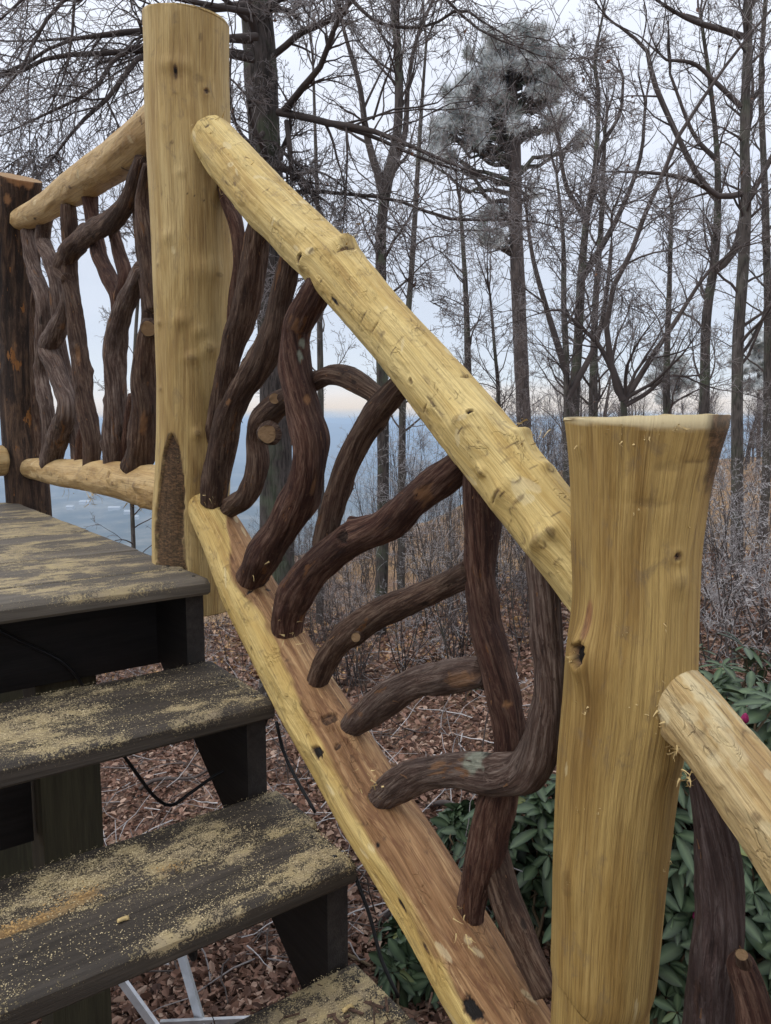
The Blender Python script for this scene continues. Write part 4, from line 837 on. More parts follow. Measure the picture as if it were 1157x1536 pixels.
# the big dark tree behind the tall post, with hand-placed limbs
oak_trunk = [(376, -160, 25), (384, 0, 26), (392, 120, 27), (400, 250, 26), (406, 380, 26), (411, 520, 26), (414, 650, 26), (415, 800, 28), (417, 950, 31)]
OL = [[(418, 168, 6, 6.4), (460, 176, 5.5, 6.2), (500, 186, 5, 6.0), (545, 192, 4.3, 5.9), (600, 212, 3.5, 5.8), (655, 236, 2.6, 5.7), (720, 262, 1.6, 5.6), (790, 282, .8, 5.6)],
      [(500, 186, 4, 6.), (560, 205, 3, 6.), (620, 232, 2.4, 6.1), (690, 256, 1.8, 6.2), (770, 275, .8, 6.2)],
      [(424, 170, 6, 6.4), (440, 150, 5.5, 6.2), (462, 122, 5, 6.), (478, 105, 4.6, 5.9), (492, 70, 4.2, 5.8), (505, 35, 3.8, 5.7), (528, 0, 3.4, 5.6), (560, -60, 2, 5.4)],
      [(400, 92, 5, 6.5), (430, 68, 5, 6.4), (455, 47, 5, 6.3), (490, 33, 4.5, 6.2), (525, 5, 4, 6.), (560, -40, 2, 5.9)],
      [(372, 8, 7, 6.4), (330, 12, 6, 6.2), (290, 18, 5, 6.), (240, 38, 4, 5.9), (180, 52, 3, 5.8), (100, 58, 2.2, 5.7), (40, 62, 1.4, 5.6), (-30, 60, .8, 5.6)],
      [(378, 60, 6, 6.2), (300, 55, 5, 6.), (217, 45, 4.5, 5.8), (170, 52, 4, 5.7), (120, 56, 3, 5.6), (70, 75, 2.4, 5.6), (20, 106, 3, 5.5), (-40, 118, 1, 5.5)],
      [(378, 84, 6, 6.2), (300, 72, 5, 6.), (225, 74, 4.4, 5.8), (180, 78, 4, 5.7), (130, 82, 4, 5.6), (80, 84, 3, 5.6), (40, 104, 3, 5.5), (0, 116, 2.6, 5.5), (-50, 125, 1.4, 5.5)],
      [(385, 55, 6, 6.2), (300, 62, 5, 5.9), (220, 80, 4.2, 5.7), (190, 110, 3.8, 5.6), (160, 150, 3.4, 5.5), (120, 185, 2.8, 5.5), (100, 210, 2.2, 5.4), (70, 250, 1.6, 5.4), (50, 275, .8, 5.4)],
      [(380, 90, 5, 6.2), (300, 74, 4.4, 5.9), (215, 68, 4, 5.7), (175, 84, 3.5, 5.6), (150, 125, 3, 5.5), (115, 150, 2.4, 5.4), (60, 175, 1.8, 5.4), (0, 205, .9, 5.3)],
      [(383, 20, 5, 6.), (300, 5, 4, 5.6), (200, -15, 3.4, 5.4), (110, -10, 3, 5.2), (60, 45, 2.6, 5.1), (35, 100, 2, 5.), (0, 140, 1.2, 5.)],
      [(370, 30, 4, 6.2), (310, -20, 4, 5.8), (200, -30, 4, 5.6), (115, 0, 2.6, 5.5), (108, 60, 2, 5.5), (95, 120, 1.5, 5.4), (70, 170, .8, 5.4)],
      [(430, 182, 4, 6.3), (434, 215, 4.2, 6.2), (437, 250, 3.8, 6.2), (438, 282, 2.6, 6.2)],
      [(425, 290, 3.4, 6.4), (470, 287, 3, 6.2), (520, 291, 2.8, 6.1), (580, 297, 2.6, 6.), (625, 310, 2.4, 5.9), (660, 326, 2.6, 5.9), (720, 330, 2.2, 5.8), (790, 330, 1.4, 5.8), (850, 345, .7, 5.8)],
      [(560, 180, 2, 5.9), (575, 130, 1.6, 5.8), (590, 90, 1.4, 5.7), (597, 40, 1.4, 5.6), (600, -40, 2.2, 5.5)],
      [(520, 196, 2, 6.), (521, 240, 1.6, 6.), (518, 300, 1.2, 6.), (514, 350, .7, 6.)],
      [(395, 200, 4, 6.3), (375, 215, 3.4, 6.1), (350, 175, 2.5, 6.), (345, 110, 2, 5.9), (350, 60, 1.2, 5.8)],
      [(412, 215, 3, 6.4), (450, 250, 2.2, 6.2), (490, 262, 1.6, 6.1), (540, 300, .9, 6.)],
      [(528, 0, 3, 5.7), (570, 35, 2.4, 5.6), (640, 40, 2., 5.6), (690, 14, 2.4, 5.5), (720, 30, 1.6, 5.5), (770, 60, 1., 5.5)],
      [(440, -40, 4, 6), (560, -60, 3, 5.6), (660, -10, 2.4, 5.5), (700, 30, 2, 5.5), (738, 55, 1.6, 5.4), (790, 75, 1, 5.4)],
      [(384, -40, 6, 6), (250, -60, 4, 5.4), (100, -40, 3, 5.1), (40, -5, 2.2, 5.), (0, 30, 1.4, 5.)],
      [(160, 150, 1.8, 5.5), (182, 200, 1.3, 5.5), (186, 240, .8, 5.5)], [(100, 210, 1.8, 5.4), (80, 236, 1.4, 5.4), (62, 262, .8, 5.4)]]
bare_tree('bare_oak_tree', 'largest dark bare tree, behind the tall log post, limbs sweeping across the top', oak_trunk, 6.5, 11, OL, nlimb=10, nl2=15, nl3=9, nl4=3, llen=.2, mat=B_OAK, t0=.6, ang=(50, 90), trop=-.03, wig=.17, twr=.0029, group=None, leaves=30)
bt = bare_tree
bt('bare_tree', 'slender bare tree whose trunk crosses behind the middle of the sloping top rail', [(588, -40, 9), (598, 100, 10), (596, 200, 11), (580, 280, 13), (572, 350, 13), (572, 480, 14), (574, 600, 14), (575, 720, 14), (573, 860, 15), (568, 1000, 16)], 9., 21,
   [[(578, 290, 7), (560, 240, 6), (548, 190, 5), (540, 130, 4), (520, 60, 3), (505, 0, 2)], [(575, 300, 6), (590, 255, 5), (608, 200, 4.4), (612, 130, 3.6), (625, 60, 3), (650, 0, 2)]], nlimb=22, t0=.45, llen=.2, trop=.04, mat=B_OAK)
bt('bare_tree', 'thin grey bare tree just right of the trunk behind the middle of the top rail', [(640, 60, 3), (630, 200, 5), (618, 400, 7), (606, 560, 8), (603, 700, 9), (602, 850, 9), (602, 960, 10)], 11., 22, nlimb=18, t0=.3, llen=.2)
bt('bare_tree', 'thin upright bare tree between the dark big trunk and the middle trunk', [(470, 100, 3), (476, 300, 5), (480, 500, 7), (482, 700, 8), (480, 900, 9), (478, 1000, 10)], 10., 23, nlimb=18, t0=.3, llen=.2)
bt('bare_tree', 'crooked dark bare tree just right of the frosted pine', [(905, 20, 2.5), (893, 90, 4), (898, 150, 5), (893, 250, 6), (880, 330, 8), (872, 420, 10), (868, 500, 11), (862, 620, 12), (860, 760, 12)], 13., 24,
   [[(893, 250, 4), (905, 215, 3.4), (930, 170, 2.6), (935, 120, 2)], [(880, 330, 5), (850, 280, 3.4), (838, 210, 2.5)], [(872, 420, 6), (925, 330, 4), (960, 240, 3), (968, 160, 2)]], nlimb=24, t0=.35, llen=.22, mat=B_OAK, leaves=40)
bt('bare_tree', 'bare tree of several thin stems, left of the stout post head', [(835, 260, 3), (845, 360, 5), (846, 460, 7), (850, 560, 8), (850, 720, 9)], 12., 25, [[(850, 560, 6), (822, 470, 4.4), (800, 390, 3.4), (790, 320, 2)], [(850, 600, 6), (896, 510, 4), (915, 400, 3), (918, 320, 2)]], nlimb=22, t0=.3, llen=.26, leaves=20)
bt('bare_tree', 'dark forking bare tree with a long diagonal limb above the stout post', [(935, 600, 7), (937, 640, 8), (940, 760, 9)], 7.5, 26,
   [[(935, 600, 6.5), (920, 560, 5.5), (912, 520, 4.6), (910, 460, 4), (925, 420, 4), (944, 385, 3.8), (962, 340, 3.6), (975, 300, 3.5), (1000, 250, 3.2), (1020, 200, 3), (1060, 140, 2.6), (1110, 70, 2.2), (1170, 0, 1.6)],
    [(935, 605, 5.5), (960, 565, 4.6), (985, 525, 4), (1015, 480, 3.6), (1040, 440, 3), (1065, 405, 2.5), (1110, 370, 1.4)],
    [(925, 570, 4.5), (900, 520, 3.6), (870, 490, 3), (840, 465, 2), (810, 470, 1)],
    [(935, 610, 4), (970, 590, 3.4), (1000, 565, 2.6), (1030, 565, 1.6)]], nlimb=3, nl2=10, nl3=7, llen=.2, mat=B_OAK, t0=.2)
bt('bare_tree', 'forked dark bare tree left of the two tall stems at the right edge', [(1052, 30, 4), (1066, 130, 5), (1075, 220, 6), (1077, 300, 8), (1072, 390, 10), (1060, 480, 11), (1057, 600, 12), (1052, 760, 13), (1050, 900, 14)], 11., 27,
   [[(1066, 410, 7), (1100, 380, 6), (1115, 320, 5), (1118, 240, 4), (1128, 150, 3)], [(1077, 300, 5), (1045, 260, 4.4), (1010, 190, 4), (980, 120, 4), (970, 75, 3), (930, 40, 2)], [(1075, 240, 4), (1040, 200, 3), (1005, 110, 2)]], nlimb=26, t0=.35, llen=.2, mat=B_OAK, leaves=60)
bt('bare_tree', 'tallest straight grey bare tree close to the right edge', [(1122, -40, 9), (1122, 60, 10), (1117, 200, 11), (1119, 300, 12), (1115, 400, 13), (1108, 500, 13), (1106, 620, 13), (1106, 750, 14), (1104, 950, 15)], 9.5, 28,
   [[(1115, 55, 5), (1085, 45, 4.4), (1050, 35, 4), (1020, 22, 3), (985, 0, 2)], [(1117, 290, 5), (1080, 295, 4.4), (1050, 275, 4), (1000, 262, 3), (950, 258, 2), (910, 258, 1)], [(1120, 300, 5), (1140, 270, 4), (1160, 230, 3)], [(1112, 160, 4), (1070, 120, 3.4), (1040, 95, 3), (1000, 90, 2)]], nlimb=26, t0=.4, llen=.17, leaves=60)
bt('bare_tree', 'bare tree partly cut off by the right edge', [(1150, -20, 5), (1142, 120, 6), (1148, 300, 8), (1152, 480, 9), (1150, 700, 10)], 12., 29, nlimb=24, t0=.3, llen=.22, leaves=30)
bt('bare_tree', 'low dark forked bare tree between the top rail and the pine trunk', [(735, 440, 3), (742, 520, 4), (748, 600, 5), (746, 720, 6)], 10., 32, nlimb=20, t0=.2, llen=.35, mat=B_OAK)
bt('bare_tree', 'thin dark bare tree in the gap between the rail and the pine', [(690, 300, 4), (698, 420, 6), (702, 540, 8), (706, 660, 10), (706, 780, 11)], 14., 31, nlimb=20, t0=.2, llen=.25, mat=B_OAK)
bt('bare_tree', 'slim dark bare tree standing right beside the crooked dark tree', [(908, 190, 4), (902, 330, 6), (893, 470, 8), (890, 620, 11), (890, 740, 12)], 14., 37, nlimb=24, t0=.25, llen=.22, mat=B_OAK, leaves=20)
bt('bare_tree', 'thin bare tree over the right half of the stout post top', [(1008, 300, 4), (1004, 440, 6), (1000, 560, 8), (1002, 680, 10)], 15., 34, nlimb=22, t0=.25, llen=.25, mat=B_OAK)
bt('bare_tree', 'young bare tree showing its twigs between the deck railing branches', [(214, 380, 3), (205, 480, 4), (200, 600, 4.5), (198, 740, 5)], 9., 36, nlimb=16, t0=.1, llen=.25, trop=.0)
# ------------------------------------------------------------------ pines
M_NEED = NT('frosted_pine_needles'); tcN = M_NEED.new('ShaderNodeTexCoord'); nn_ = M_NEED.noise(tcN.outputs['Object'], 2.2, 4)
M_NEED = M_NEED.out(M_NEED.mix(M_NEED.mr(nn_, .34, .52), M_NEED.mix(M_NEED.noise(tcN.outputs['Object'], 30, 2), (.10, .13, .10), (.24, .26, .23)), M_NEED.mix(M_NEED.noise(tcN.outputs['Object'], 40, 2), (.66, .69, .69), (.90, .92, .93))), .8)
def pine(label, trunk_px, Yd, blobs, seed, ntuft, needle, group='pine trees', nn=34, wid=.006):
    g = np.random.default_rng(seed); P, R = to_world(trunk_px, Yd); R = R*.82; P, R = to_ground(P, R); root = empty('pine_tree', P[0], label, 'pine tree', group)
    V, Q = trunk_mesh(P, R, 16, 80, .06, seed); link('trunk', V, Q, B_PINE, root)
    tl = resamp(np.hstack([P, R[:, None]]), 60); C_ = []; ends = []
    tot = sum(b[3] for b in blobs)
    for (u, v, ru, w, *rest) in blobs:
        rv = rest[0] if rest else ru
        c, t = atY(u, v, Yd); r = ru*t/F; rz = rv*t/F; kc = max(2, int(w*1.5)); m = int(ntuft*w/tot/kc)+1; cc = ROT(g.normal(size=(kc, 3)))*(g.random((kc, 1))**.5)*np.array([r, r*.9, rz]); x = (cc[:, None]+ROT(g.normal(size=(kc, m, 3)))*(g.random((kc, m, 1))**.4)*(9*t/F)*g.uniform(.6, 1.5, (kc, 1, 1))*np.array([1, 1, .75])).reshape(-1, 3)
        C_.append(c+x); ends.append(c+cc)
    C_ = np.vstack(C_); ends = np.vstack(ends); m = len(C_)
    # limbs from the trunk to the clumps
    ax = tl[:, :3]; j = np.array([np.argmin(np.abs(ax[:, 2]-(e[2]-.45*np.hypot(*(e[:2]-ax[np.argmin(np.abs(ax[:, 2]-e[2]))][:2]))))) for e in ends]); s0 = ax[j]
    tt = np.linspace(0, 1, 9)[None, :, None]; lp = s0[:, None]*(1-tt)+ends[:, None]*tt; lp[..., 2] += .12*np.sin(tt[..., 0]*pi)*np.linalg.norm(ends-s0, axis=1)[:, None]*g.uniform(-1, 1, (len(ends), 1)); lp[:, 1:-1] += g.normal(size=lp[:, 1:-1].shape)*.05
    lr = np.linspace(1, .3, 9)[None]*tl[j, 3][:, None]*.42
    n1 = len(lp); p, d, L_, r = kids(lp, lr, np.repeat(np.arange(n1), 6), .3, (30, 70), .4, .5, g); p2, r2 = grow(p, d, L_, r, 6, .15, .02, g)
    V, Q, mi = tubes([(lp, lr, 6, 0), (p2, r2, 4, 0)]); link('branches', V, Q, B_OAK, root)
    out = ROT(C_-ends[np.argmin(((C_[:, None]-ends[None])**2).sum(-1), 1)]); bd = ROT(out*.5+g.normal(size=(m, 3))*.5+np.array([0, 0, .25]))
    dd = ROT(bd[:, None]+ROT(g.normal(size=(m, nn, 3)))*.95); L_ = needle*g.uniform(.6, 1.1, (m, nn, 1)); c0 = C_[:, None]+bd[:, None]*g.uniform(-.5, .5, (m, nn, 1))*needle
    sd = ROT(np.cross(dd, ROT(g.normal(size=(m, nn, 3)))))*wid
    V = np.stack([c0-sd, c0+sd, c0+dd*L_], 2).reshape(-1, 3); link('crown', V, None, M_NEED, root, tris=np.arange(len(V)).reshape(-1, 3), smooth=False)
pine('tall pine with a frosted grey green crown above the sloping rail', [(762, 60, 5), (768, 130, 9), (772, 200, 11), (774, 330, 12), (777, 420, 13), (781, 520, 13), (786, 640, 13), (790, 780, 15)], 20.,
     [(745, 90, 48, 14, 38), (800, 85, 46, 12, 35), (700, 120, 38, 8, 32), (785, 58, 40, 6, 20), (835, 120, 24, 4, 32), (690, 170, 38, 8, 30), (745, 150, 42, 9, 28), (815, 150, 38, 7, 24), (665, 205, 30, 5, 18), (720, 200, 36, 6, 20), (830, 190, 32, 3.5, 16), (770, 190, 24, 3, 20), (872, 205, 18, 1.2, 14), (660, 240, 34, 2.2, 12), (735, 320, 22, 2.2, 24), (720, 350, 12, 1., 34), (748, 360, 10, .8, 40), (800, 290, 14, .5, 14)], 41, 2300, .24, wid=.009)
pine('small distant frosted pine over the flat top of the stout post', [(1003, 535, 2), (1004, 590, 3), (1004, 660, 3.5)], 45., [(1005, 545, 24, 5, 16), (988, 570, 22, 4, 14), (1020, 572, 22, 4, 14), (1003, 595, 28, 3, 12)], 42, 900, .35, group='distant frosted pines', nn=22, wid=.02)
pine('distant frosted pine at the right edge behind the thin trunks', [(1138, 500, 2), (1138, 590, 3), (1138, 680, 3.5)], 42., [(1138, 520, 24, 5, 18), (1118, 552, 26, 4, 16), (1155, 560, 24, 4, 16), (1135, 580, 28, 3, 12)], 43, 900, .33, group='distant frosted pines', nn=22, wid=.02)
# ------------------------------------------------------------------ saplings and brush (copies)
def sapling_meshes(seed, h, rb, dens, tw, wig=.12, stems=1, ang=(20, 50), c2=5, c3=4):
    g = np.random.default_rng(seed); p = g.normal(size=(stems, 3))*.06*(stems > 1); p[:, 2] = -.1; d = np.tile([0, 0, 1.], (stems, 1))+g.normal(size=(stems, 3))*(.08 if stems == 1 else .35)
    p0, r0 = grow(p, d, h*g.uniform(.75, 1, stems), np.full(stems, rb), 14, .05 if stems == 1 else .10, .04, g, .15)
    V, Q, _ = tubes([(p0, r0, 6, 0)]); tm = mesh_np('sapling_trunk', V, Q, B_GREY if stems == 1 else TW_D)
    n = int(h*dens); p, d, L_, r = kids(p0, r0, n, .12, ang, .32, .5, g, minr=.003); p1, r1 = grow(p, d, L_, r, 9, wig, .03, g, .3)
    p, d, L_, r = kids(p1, r1, np.repeat(np.arange(n), c2), .15, (25, 60), .5, .6, g, minr=.0025); p2, r2 = grow(p, d, L_, r, 6, wig*1.2, .02, g, .5)
    p, d, L_, r = kids(p2, r2, np.repeat(np.arange(len(p2)), c3), .2, (25, 65), .55, .7, g, minr=.0022); p3, r3 = grow(p, d, L_, np.minimum(r, .003), 4, wig*1.3, .0, g, .7)
    V, Q, mi = tubes([(p1, r1, 4, 0), (p2, r2, 3, 0), (p3, r3, 3, 1)]); bm = mesh_np('sapling_branches', V, Q, list(tw), mi=mi); return tm, bm
SAP = [sapling_meshes(60+i, h, r, dn, tw) for i, (h, r, dn, tw) in enumerate([(5.5, .028, 6, (TW_D, TW_F)), (7, .04, 5, (TW_D, TW_F)), (4, .018, 7, (TW_D, TW_W)), (8.5, .055, 4, (TW_D, TW_F)), (6, .03, 6, (TW_D, TW_F))])]
THIN = [sapling_meshes(70+i, h, r, dn, tw, .09, 1, (15, 40), 3, 2) for i, (h, r, dn, tw) in enumerate([(5.0, .016, 2.6, (TW_D, TW_D)), (3.6, .011, 3.4, (TW_D, TW_F)), (6.2, .024, 2.2, (TW_D, TW_D))])]
SHR = [sapling_meshes(80+i, h, .008, 22, tw, .17, 7, (20, 60)) for i, (h, tw) in enumerate([(1.5, (TW_F, TW_W)), (2.0, (TW_D, TW_F)), (1.1, (TW_D, TW_F)), (1.7, (TW_D, TW_D))])]
def place(kind, meshes, x, y, rz, sc, label, group, cat):
    root = empty(kind, (x, y, float(terr(x, y))), label, cat, group, rz); root.scale = (sc, sc, sc)
    for nm, me in zip(('trunk', 'branches'), meshes):
        o = bpy.data.objects.new(nm, me); COL.objects.link(o); o.parent = root
g = np.random.default_rng(5); cnt = 0; spots = []
while cnt < 380:
    u = g.uniform(300, 1240) if cnt < 170 else g.uniform(400, 880); y = 5.5+g.random()**1.3*(30 if cnt < 170 else 15); x = (u-578.5)/F*y
    if u < 420 and y > 14: continue
    if u < 620 and y > 24: continue
    if any((x-a)**2+(y-b)**2 < .2 for a, b in spots): continue
    spots.append((x, y)); vt = (g.uniform(600, 800) if cnt < 170 else g.uniform(560, 800)) if u < 800 else g.uniform(520, 720)
    if u < 560: vt = g.uniform(760, 960)
    hn = CZ+y*(630-vt)/F-float(terr(x, y)); i = int(np.argmin([abs(q-hn) for q in (5.5, 7, 4, 8.5, 6)])); sc = float(np.clip(hn/(5.5, 7, 4, 8.5, 6)[i], .25, 1.2)); thin = cnt >= 110
    if thin: i = cnt % 3; sc = float(np.clip(hn/(5.0, 3.6, 6.2)[i]*(.6 if y < 8 else 1), .3, 1.5))
    place('sapling', THIN[i] if thin else SAP[i], x, y, g.random()*6.28, sc, 'thin bare sapling among the many in the thicket behind the railing', 'saplings of the thicket behind the railing', 'sapling'); cnt += 1
cnt = 0
while cnt < 105:
    u = g.uniform(60, 1260) if cnt < 80 else g.uniform(430, 880); y = 4.2+g.random()**1.4*(26 if cnt < 80 else 14); x = (u-578.5)/F*y
    if u < 420 and y > 13: continue
    if 500 < u < 1000 and y < 6.5: continue
    i = g.integers(0, len(SHR)) if cnt < 80 else g.integers(1, len(SHR)); place('shrub', SHR[i], x, y, g.random()*6.28, g.uniform(.4, .85), 'leafless frosted shrub of thin stems in the brush behind the railing', 'frosted shrubs of the brush', 'shrub'); cnt += 1
for (u, y, sc) in [(1085, 5.6, 1.), (1130, 5.2, 1.05), (1160, 6.2, 1.2), (1060, 7., 1.2), (1110, 7.5, 1.3), (830, 8, 1.), (700, 7.6, .8), (810, 10, 1.2), (740, 9, .9), (1200, 5.5, 1.1)]:
    place('shrub', SHR[0], (u-578.5)/F*y, y, u, sc, 'pale frosted leafless shrub of fine stems near the log posts', 'pale frosted shrubs near the posts', 'shrub')
# far wood on the ridge: one mass
V_, Q_, M_ = [], [], []; b = 0
base = [tubes([s]) for s in []]
for i in range(120):
    u = g.uniform(560, 1400); y = g.uniform(30, 68); x = (u-578.5)/F*y; h = g.uniform(2.2, 5.2)*(1 if u > 760 else .45)
    p0 = np.array([[x, y, float(terr(x, y))-.2]]); a, r = grow(p0, np.array([[0, 0, 1.]]), np.array([h]), np.array([.07]), 8, .05, .05, g, .2)
    p, d, L_, rr0 = kids(a, r, 14, .2, (20, 50), .4, .5, g, minr=.014); p1, r1 = grow(p, d, L_, rr0, 6, .14, .04, g)
    p, d, L_, rr0 = kids(p1, r1, np.repeat(np.arange(14), 9), .1, (25, 60), .55, .6, g, minr=.009); p2, r2 = grow(p, d, L_, rr0, 4, .18, .02, g)
    v, q, m = tubes([(a, r, 4, 0), (p1, r1, 3, 0), (p2, r2, 3, 1)]); V_.append(v); Q_.append(q+b); M_.append(m); b += len(v)
tag(link('distant_wood', np.vstack(V_), np.vstack(Q_), [TW_D, TW_F], mi=np.concatenate(M_)), 'distant bare wood along the ridge behind the stout post', 'wood', kind='stuff')
# ------------------------------------------------------------------ leaf litter
n = 130000; y = 2.0+g.random(n)**1.5*9; u = g.uniform(-150, 1300, n); x = (u-578.5)/F*y; z = terr(x, y)+.008+g.random(n)*.04
c = np.stack([x, y, z], -1); a = ROT(np.stack([g.normal(size=n), g.normal(size=n), g.normal(0, .3, n)], -1)); up = ROT(np.stack([g.normal(0, .45, n), g.normal(0, .45, n), np.ones(n)], -1)); bq = ROT(np.cross(up, a)); nrm = np.cross(a, bq); s = (.007+.030*g.random((n, 1))**1.8)*np.clip(y/6, .8, 1.3)[:, None]; cu = g.uniform(-.5, .8, (n, 1))
V = np.stack([c-a*s, c-a*s*.3+bq*s*.5+nrm*s*cu, c+a*s*.5+bq*s*.55+nrm*s*cu, c+a*s*1.1, c+a*s*.4-bq*s*.5+nrm*s*cu, c-a*s*.4-bq*s*.55+nrm*s*cu], 1).reshape(-1, 3); i6 = np.arange(n)[:, None]*6
Q = np.vstack([i6+np.array([[0, 1, 2, 3]]), i6+np.array([[0, 3, 4, 5]])]); t = NT('fallen_leaves'); at = t.attr('tone')
M_LL = t.out(t.ramp(at, [(0, (.06, .032, .024)), (.35, (.15, .08, .055)), (.6, (.25, .14, .10)), (.85, (.42, .30, .23)), (.90, (.40, .23, .10)), (1, (.46, .28, .12))]), .75)
tag(link('leaf_litter', V, Q, M_LL, smooth=False, attrs=dict(tone=np.repeat(np.clip(g.random(n)*.85+.22*sst(5.5, 9, y)*(g.random(n) < .8), 0, 1), 6))), 'brown and orange fallen leaves covering the slope', 'leaf litter', kind='stuff')
n = 2600; y = 2.6+g.random(n)**1.4*9; u = g.uniform(-100, 1250, n); x = (u-578.5)/F*y; p = np.stack([x, y, terr(x, y)+.03+g.random(n)*.05], -1); d = np.stack([g.normal(size=n), g.normal(size=n), g.normal(0, .35, n)], -1)
tp_, tr_ = grow(p, d, g.uniform(.12, .6, n), g.uniform(.0015, .005, n), 6, .16, 0, g, .4); V, Q, mi = tubes([(tp_, tr_, 4, 0)]); mi = np.repeat(g.integers(0, 3, n), 5*4)
tag(link('twig_litter', V, Q, [TW_D, TW_F, TW_W], mi=mi), 'small fallen twigs scattered over the leaf litter', 'twigs', kind='stuff')
# fallen sticks
for i, (u, v, du, dv) in enumerate([(560, 1400, 80, -35), (600, 1420, 90, -20), (640, 1210, 90, 40), (660, 1260, 70, -30), (560, 1470, 60, -60), (200, 1190, 90, -12), (430, 1290, -40, 30), (590, 1310, 60, 50)]):
    def gp(u, v):
        r = ray(u, v); ts = np.linspace(1.5, 40, 800); pp = CAM+ts[:, None]*r; k = np.argmax(pp[:, 2] < terr(pp[:, 0], pp[:, 1])+.02); return pp[k]
    a, c_ = gp(u, v), gp(u+du, v+dv); L = Log([a, a*.6+c_*.4+[0, 0, .07], c_+[0, 0, .05], c_*1.4-a*.4+[0, 0, .12]], [.016, .014, .010, .004], 8, .05); L.lumps(.2, 8); tag(L.build('fallen_stick', TW_D, origin=a), 'grey fallen stick lying on the leaf litter seen through the stairs and railing', 'stick', 'fallen sticks on the leaf litter')
# ------------------------------------------------------------------ rhododendrons
t = NT('rhododendron_leaf'); va = t.attr('tone'); lc = t.ramp(va, [(0, (.006, .014, .006)), (.4, (.013, .030, .012)), (.75, (.030, .056, .026)), (.95, (.065, .095, .045)), (1, (.16, .17, .05))])
gl = t.attr('rib'); lc = t.mix(t.math('MULTIPLY', gl, .35), lc, (.22, .30, .16)); t.b.inputs['Specular IOR Level'].default_value = .35
M_RH = t.out(lc, .48); M_RST = simple('rhododendron_stem', (.12, .085, .05), .8); M_BUD = simple('magenta_bud', (.45, .03, .16), .5, var=.4, sc=60)
def rhodo(label, u, y, w, vtop, nwh, seed, leaf=.10, zb=None, zc=0, buds=3, nst=14, squash=.8):
    g = np.random.default_rng(seed); x = (u-578.5)/F*y; z0 = float(terr(x, y)); h = float(atY(u, vtop, y)[0][2])-z0; nwh = int(nwh*1.1); root = empty('rhododendron', (x, y, z0), label, 'shrub', 'rhododendron bushes')
    c = np.array([x, y, z0+h*.5+zc])
    q = ROT(g.normal(size=(nwh, 3)))*(g.random((nwh, 1))**.3); W = c+q*np.array([w/2, w/2*squash, h/2]); W[:, 2] = np.maximum(W[:, 2], z0+.15)
    out = ROT(q*np.array([1, 1, .6])+np.array([0, 0, .55])+g.normal(size=(nwh, 3))*.2)
    st_ = np.zeros((nwh, 6, 3)); tt = np.linspace(0, 1, 6)[None, :, None]; b0 = np.array([x, y, z0])+g.normal(size=(nwh, 3))*np.array([.12, .12, 0]); st_ = b0[:, None]*(1-tt)**1.3+W[:, None]*(1-(1-tt)**1.3); st_[:, 1:-1] += g.normal(size=(nwh, 4, 3))*.03
    V, Q, mi = tubes([(st_, np.linspace(.008, .003, 6)[None].repeat(nwh, 0), 4, 0)]); link('stems', V, Q, M_RST, root)
    nl = 9; k = nwh*nl; o_ = np.repeat(out, nl, 0); ce = np.repeat(W, nl, 0)
    a1 = ROT(np.cross(o_, [.3, .2, .9])); a2 = np.cross(o_, a1); th = (np.tile(np.arange(nl), nwh)*2.4+g.random(k)*.5+np.repeat(g.random(nwh)*6, nl))[:, None]
    radial = a1*np.cos(th)+a2*np.sin(th); el = g.uniform(-.25, .55, (k, 1)); d = ROT(radial+o_*el); nrm = ROT(o_-d*(o_*d).sum(-1, keepdims=True)); sd = np.cross(d, nrm)
    Ls = leaf*g.uniform(.4, 1.15, (k, 1)); ws = Ls*g.uniform(.15, .20, (k, 1)); droop = g.uniform(.05, .45, (k, 1)); V = []; rib = []
    prof = [(0, .08), (.12, .35), (.32, .85), (.55, 1.), (.78, .8), (.93, .38), (1.0, .03)]
    for s_, w_ in prof:
        m_ = ce+d*Ls*(s_+.06)-np.array([0, 0, 1.])*droop*Ls*s_*s_
        V += [m_-sd*ws*w_+nrm*ws*w_*.28, m_, m_+sd*ws*w_+nrm*ws*w_*.28]; rib += [0, 1, 0]
    V = np.stack(V, 1); npp = len(prof)*3; ii = np.arange(k)[:, None]*npp; Q = []
    for r_ in range(len(prof)-1):
        for cc in (0, 1): Q.append(ii+np.array([[r_*3+cc, r_*3+cc+1, r_*3+cc+4, r_*3+cc+3]]))
    tone = np.repeat(np.clip(g.normal(.45, .25, k), 0, 1), npp)
    link('leaves', V.reshape(-1, 3), np.vstack(Q), M_RH, root, attrs=dict(tone=tone, rib=np.tile(rib, k)))
    return root, W, out
def bud(root, p, r=.010):
    L = Log([p-np.array([0, 0, .012]), p, p+np.array([.003, 0, r*1.8])], [r*.5, r, r*.4], 12, .003, round1=r*.8, round0=.004); L.R *= 1+.18*np.cos(L.TH*5); L.build('flower_bud', M_BUD, root)
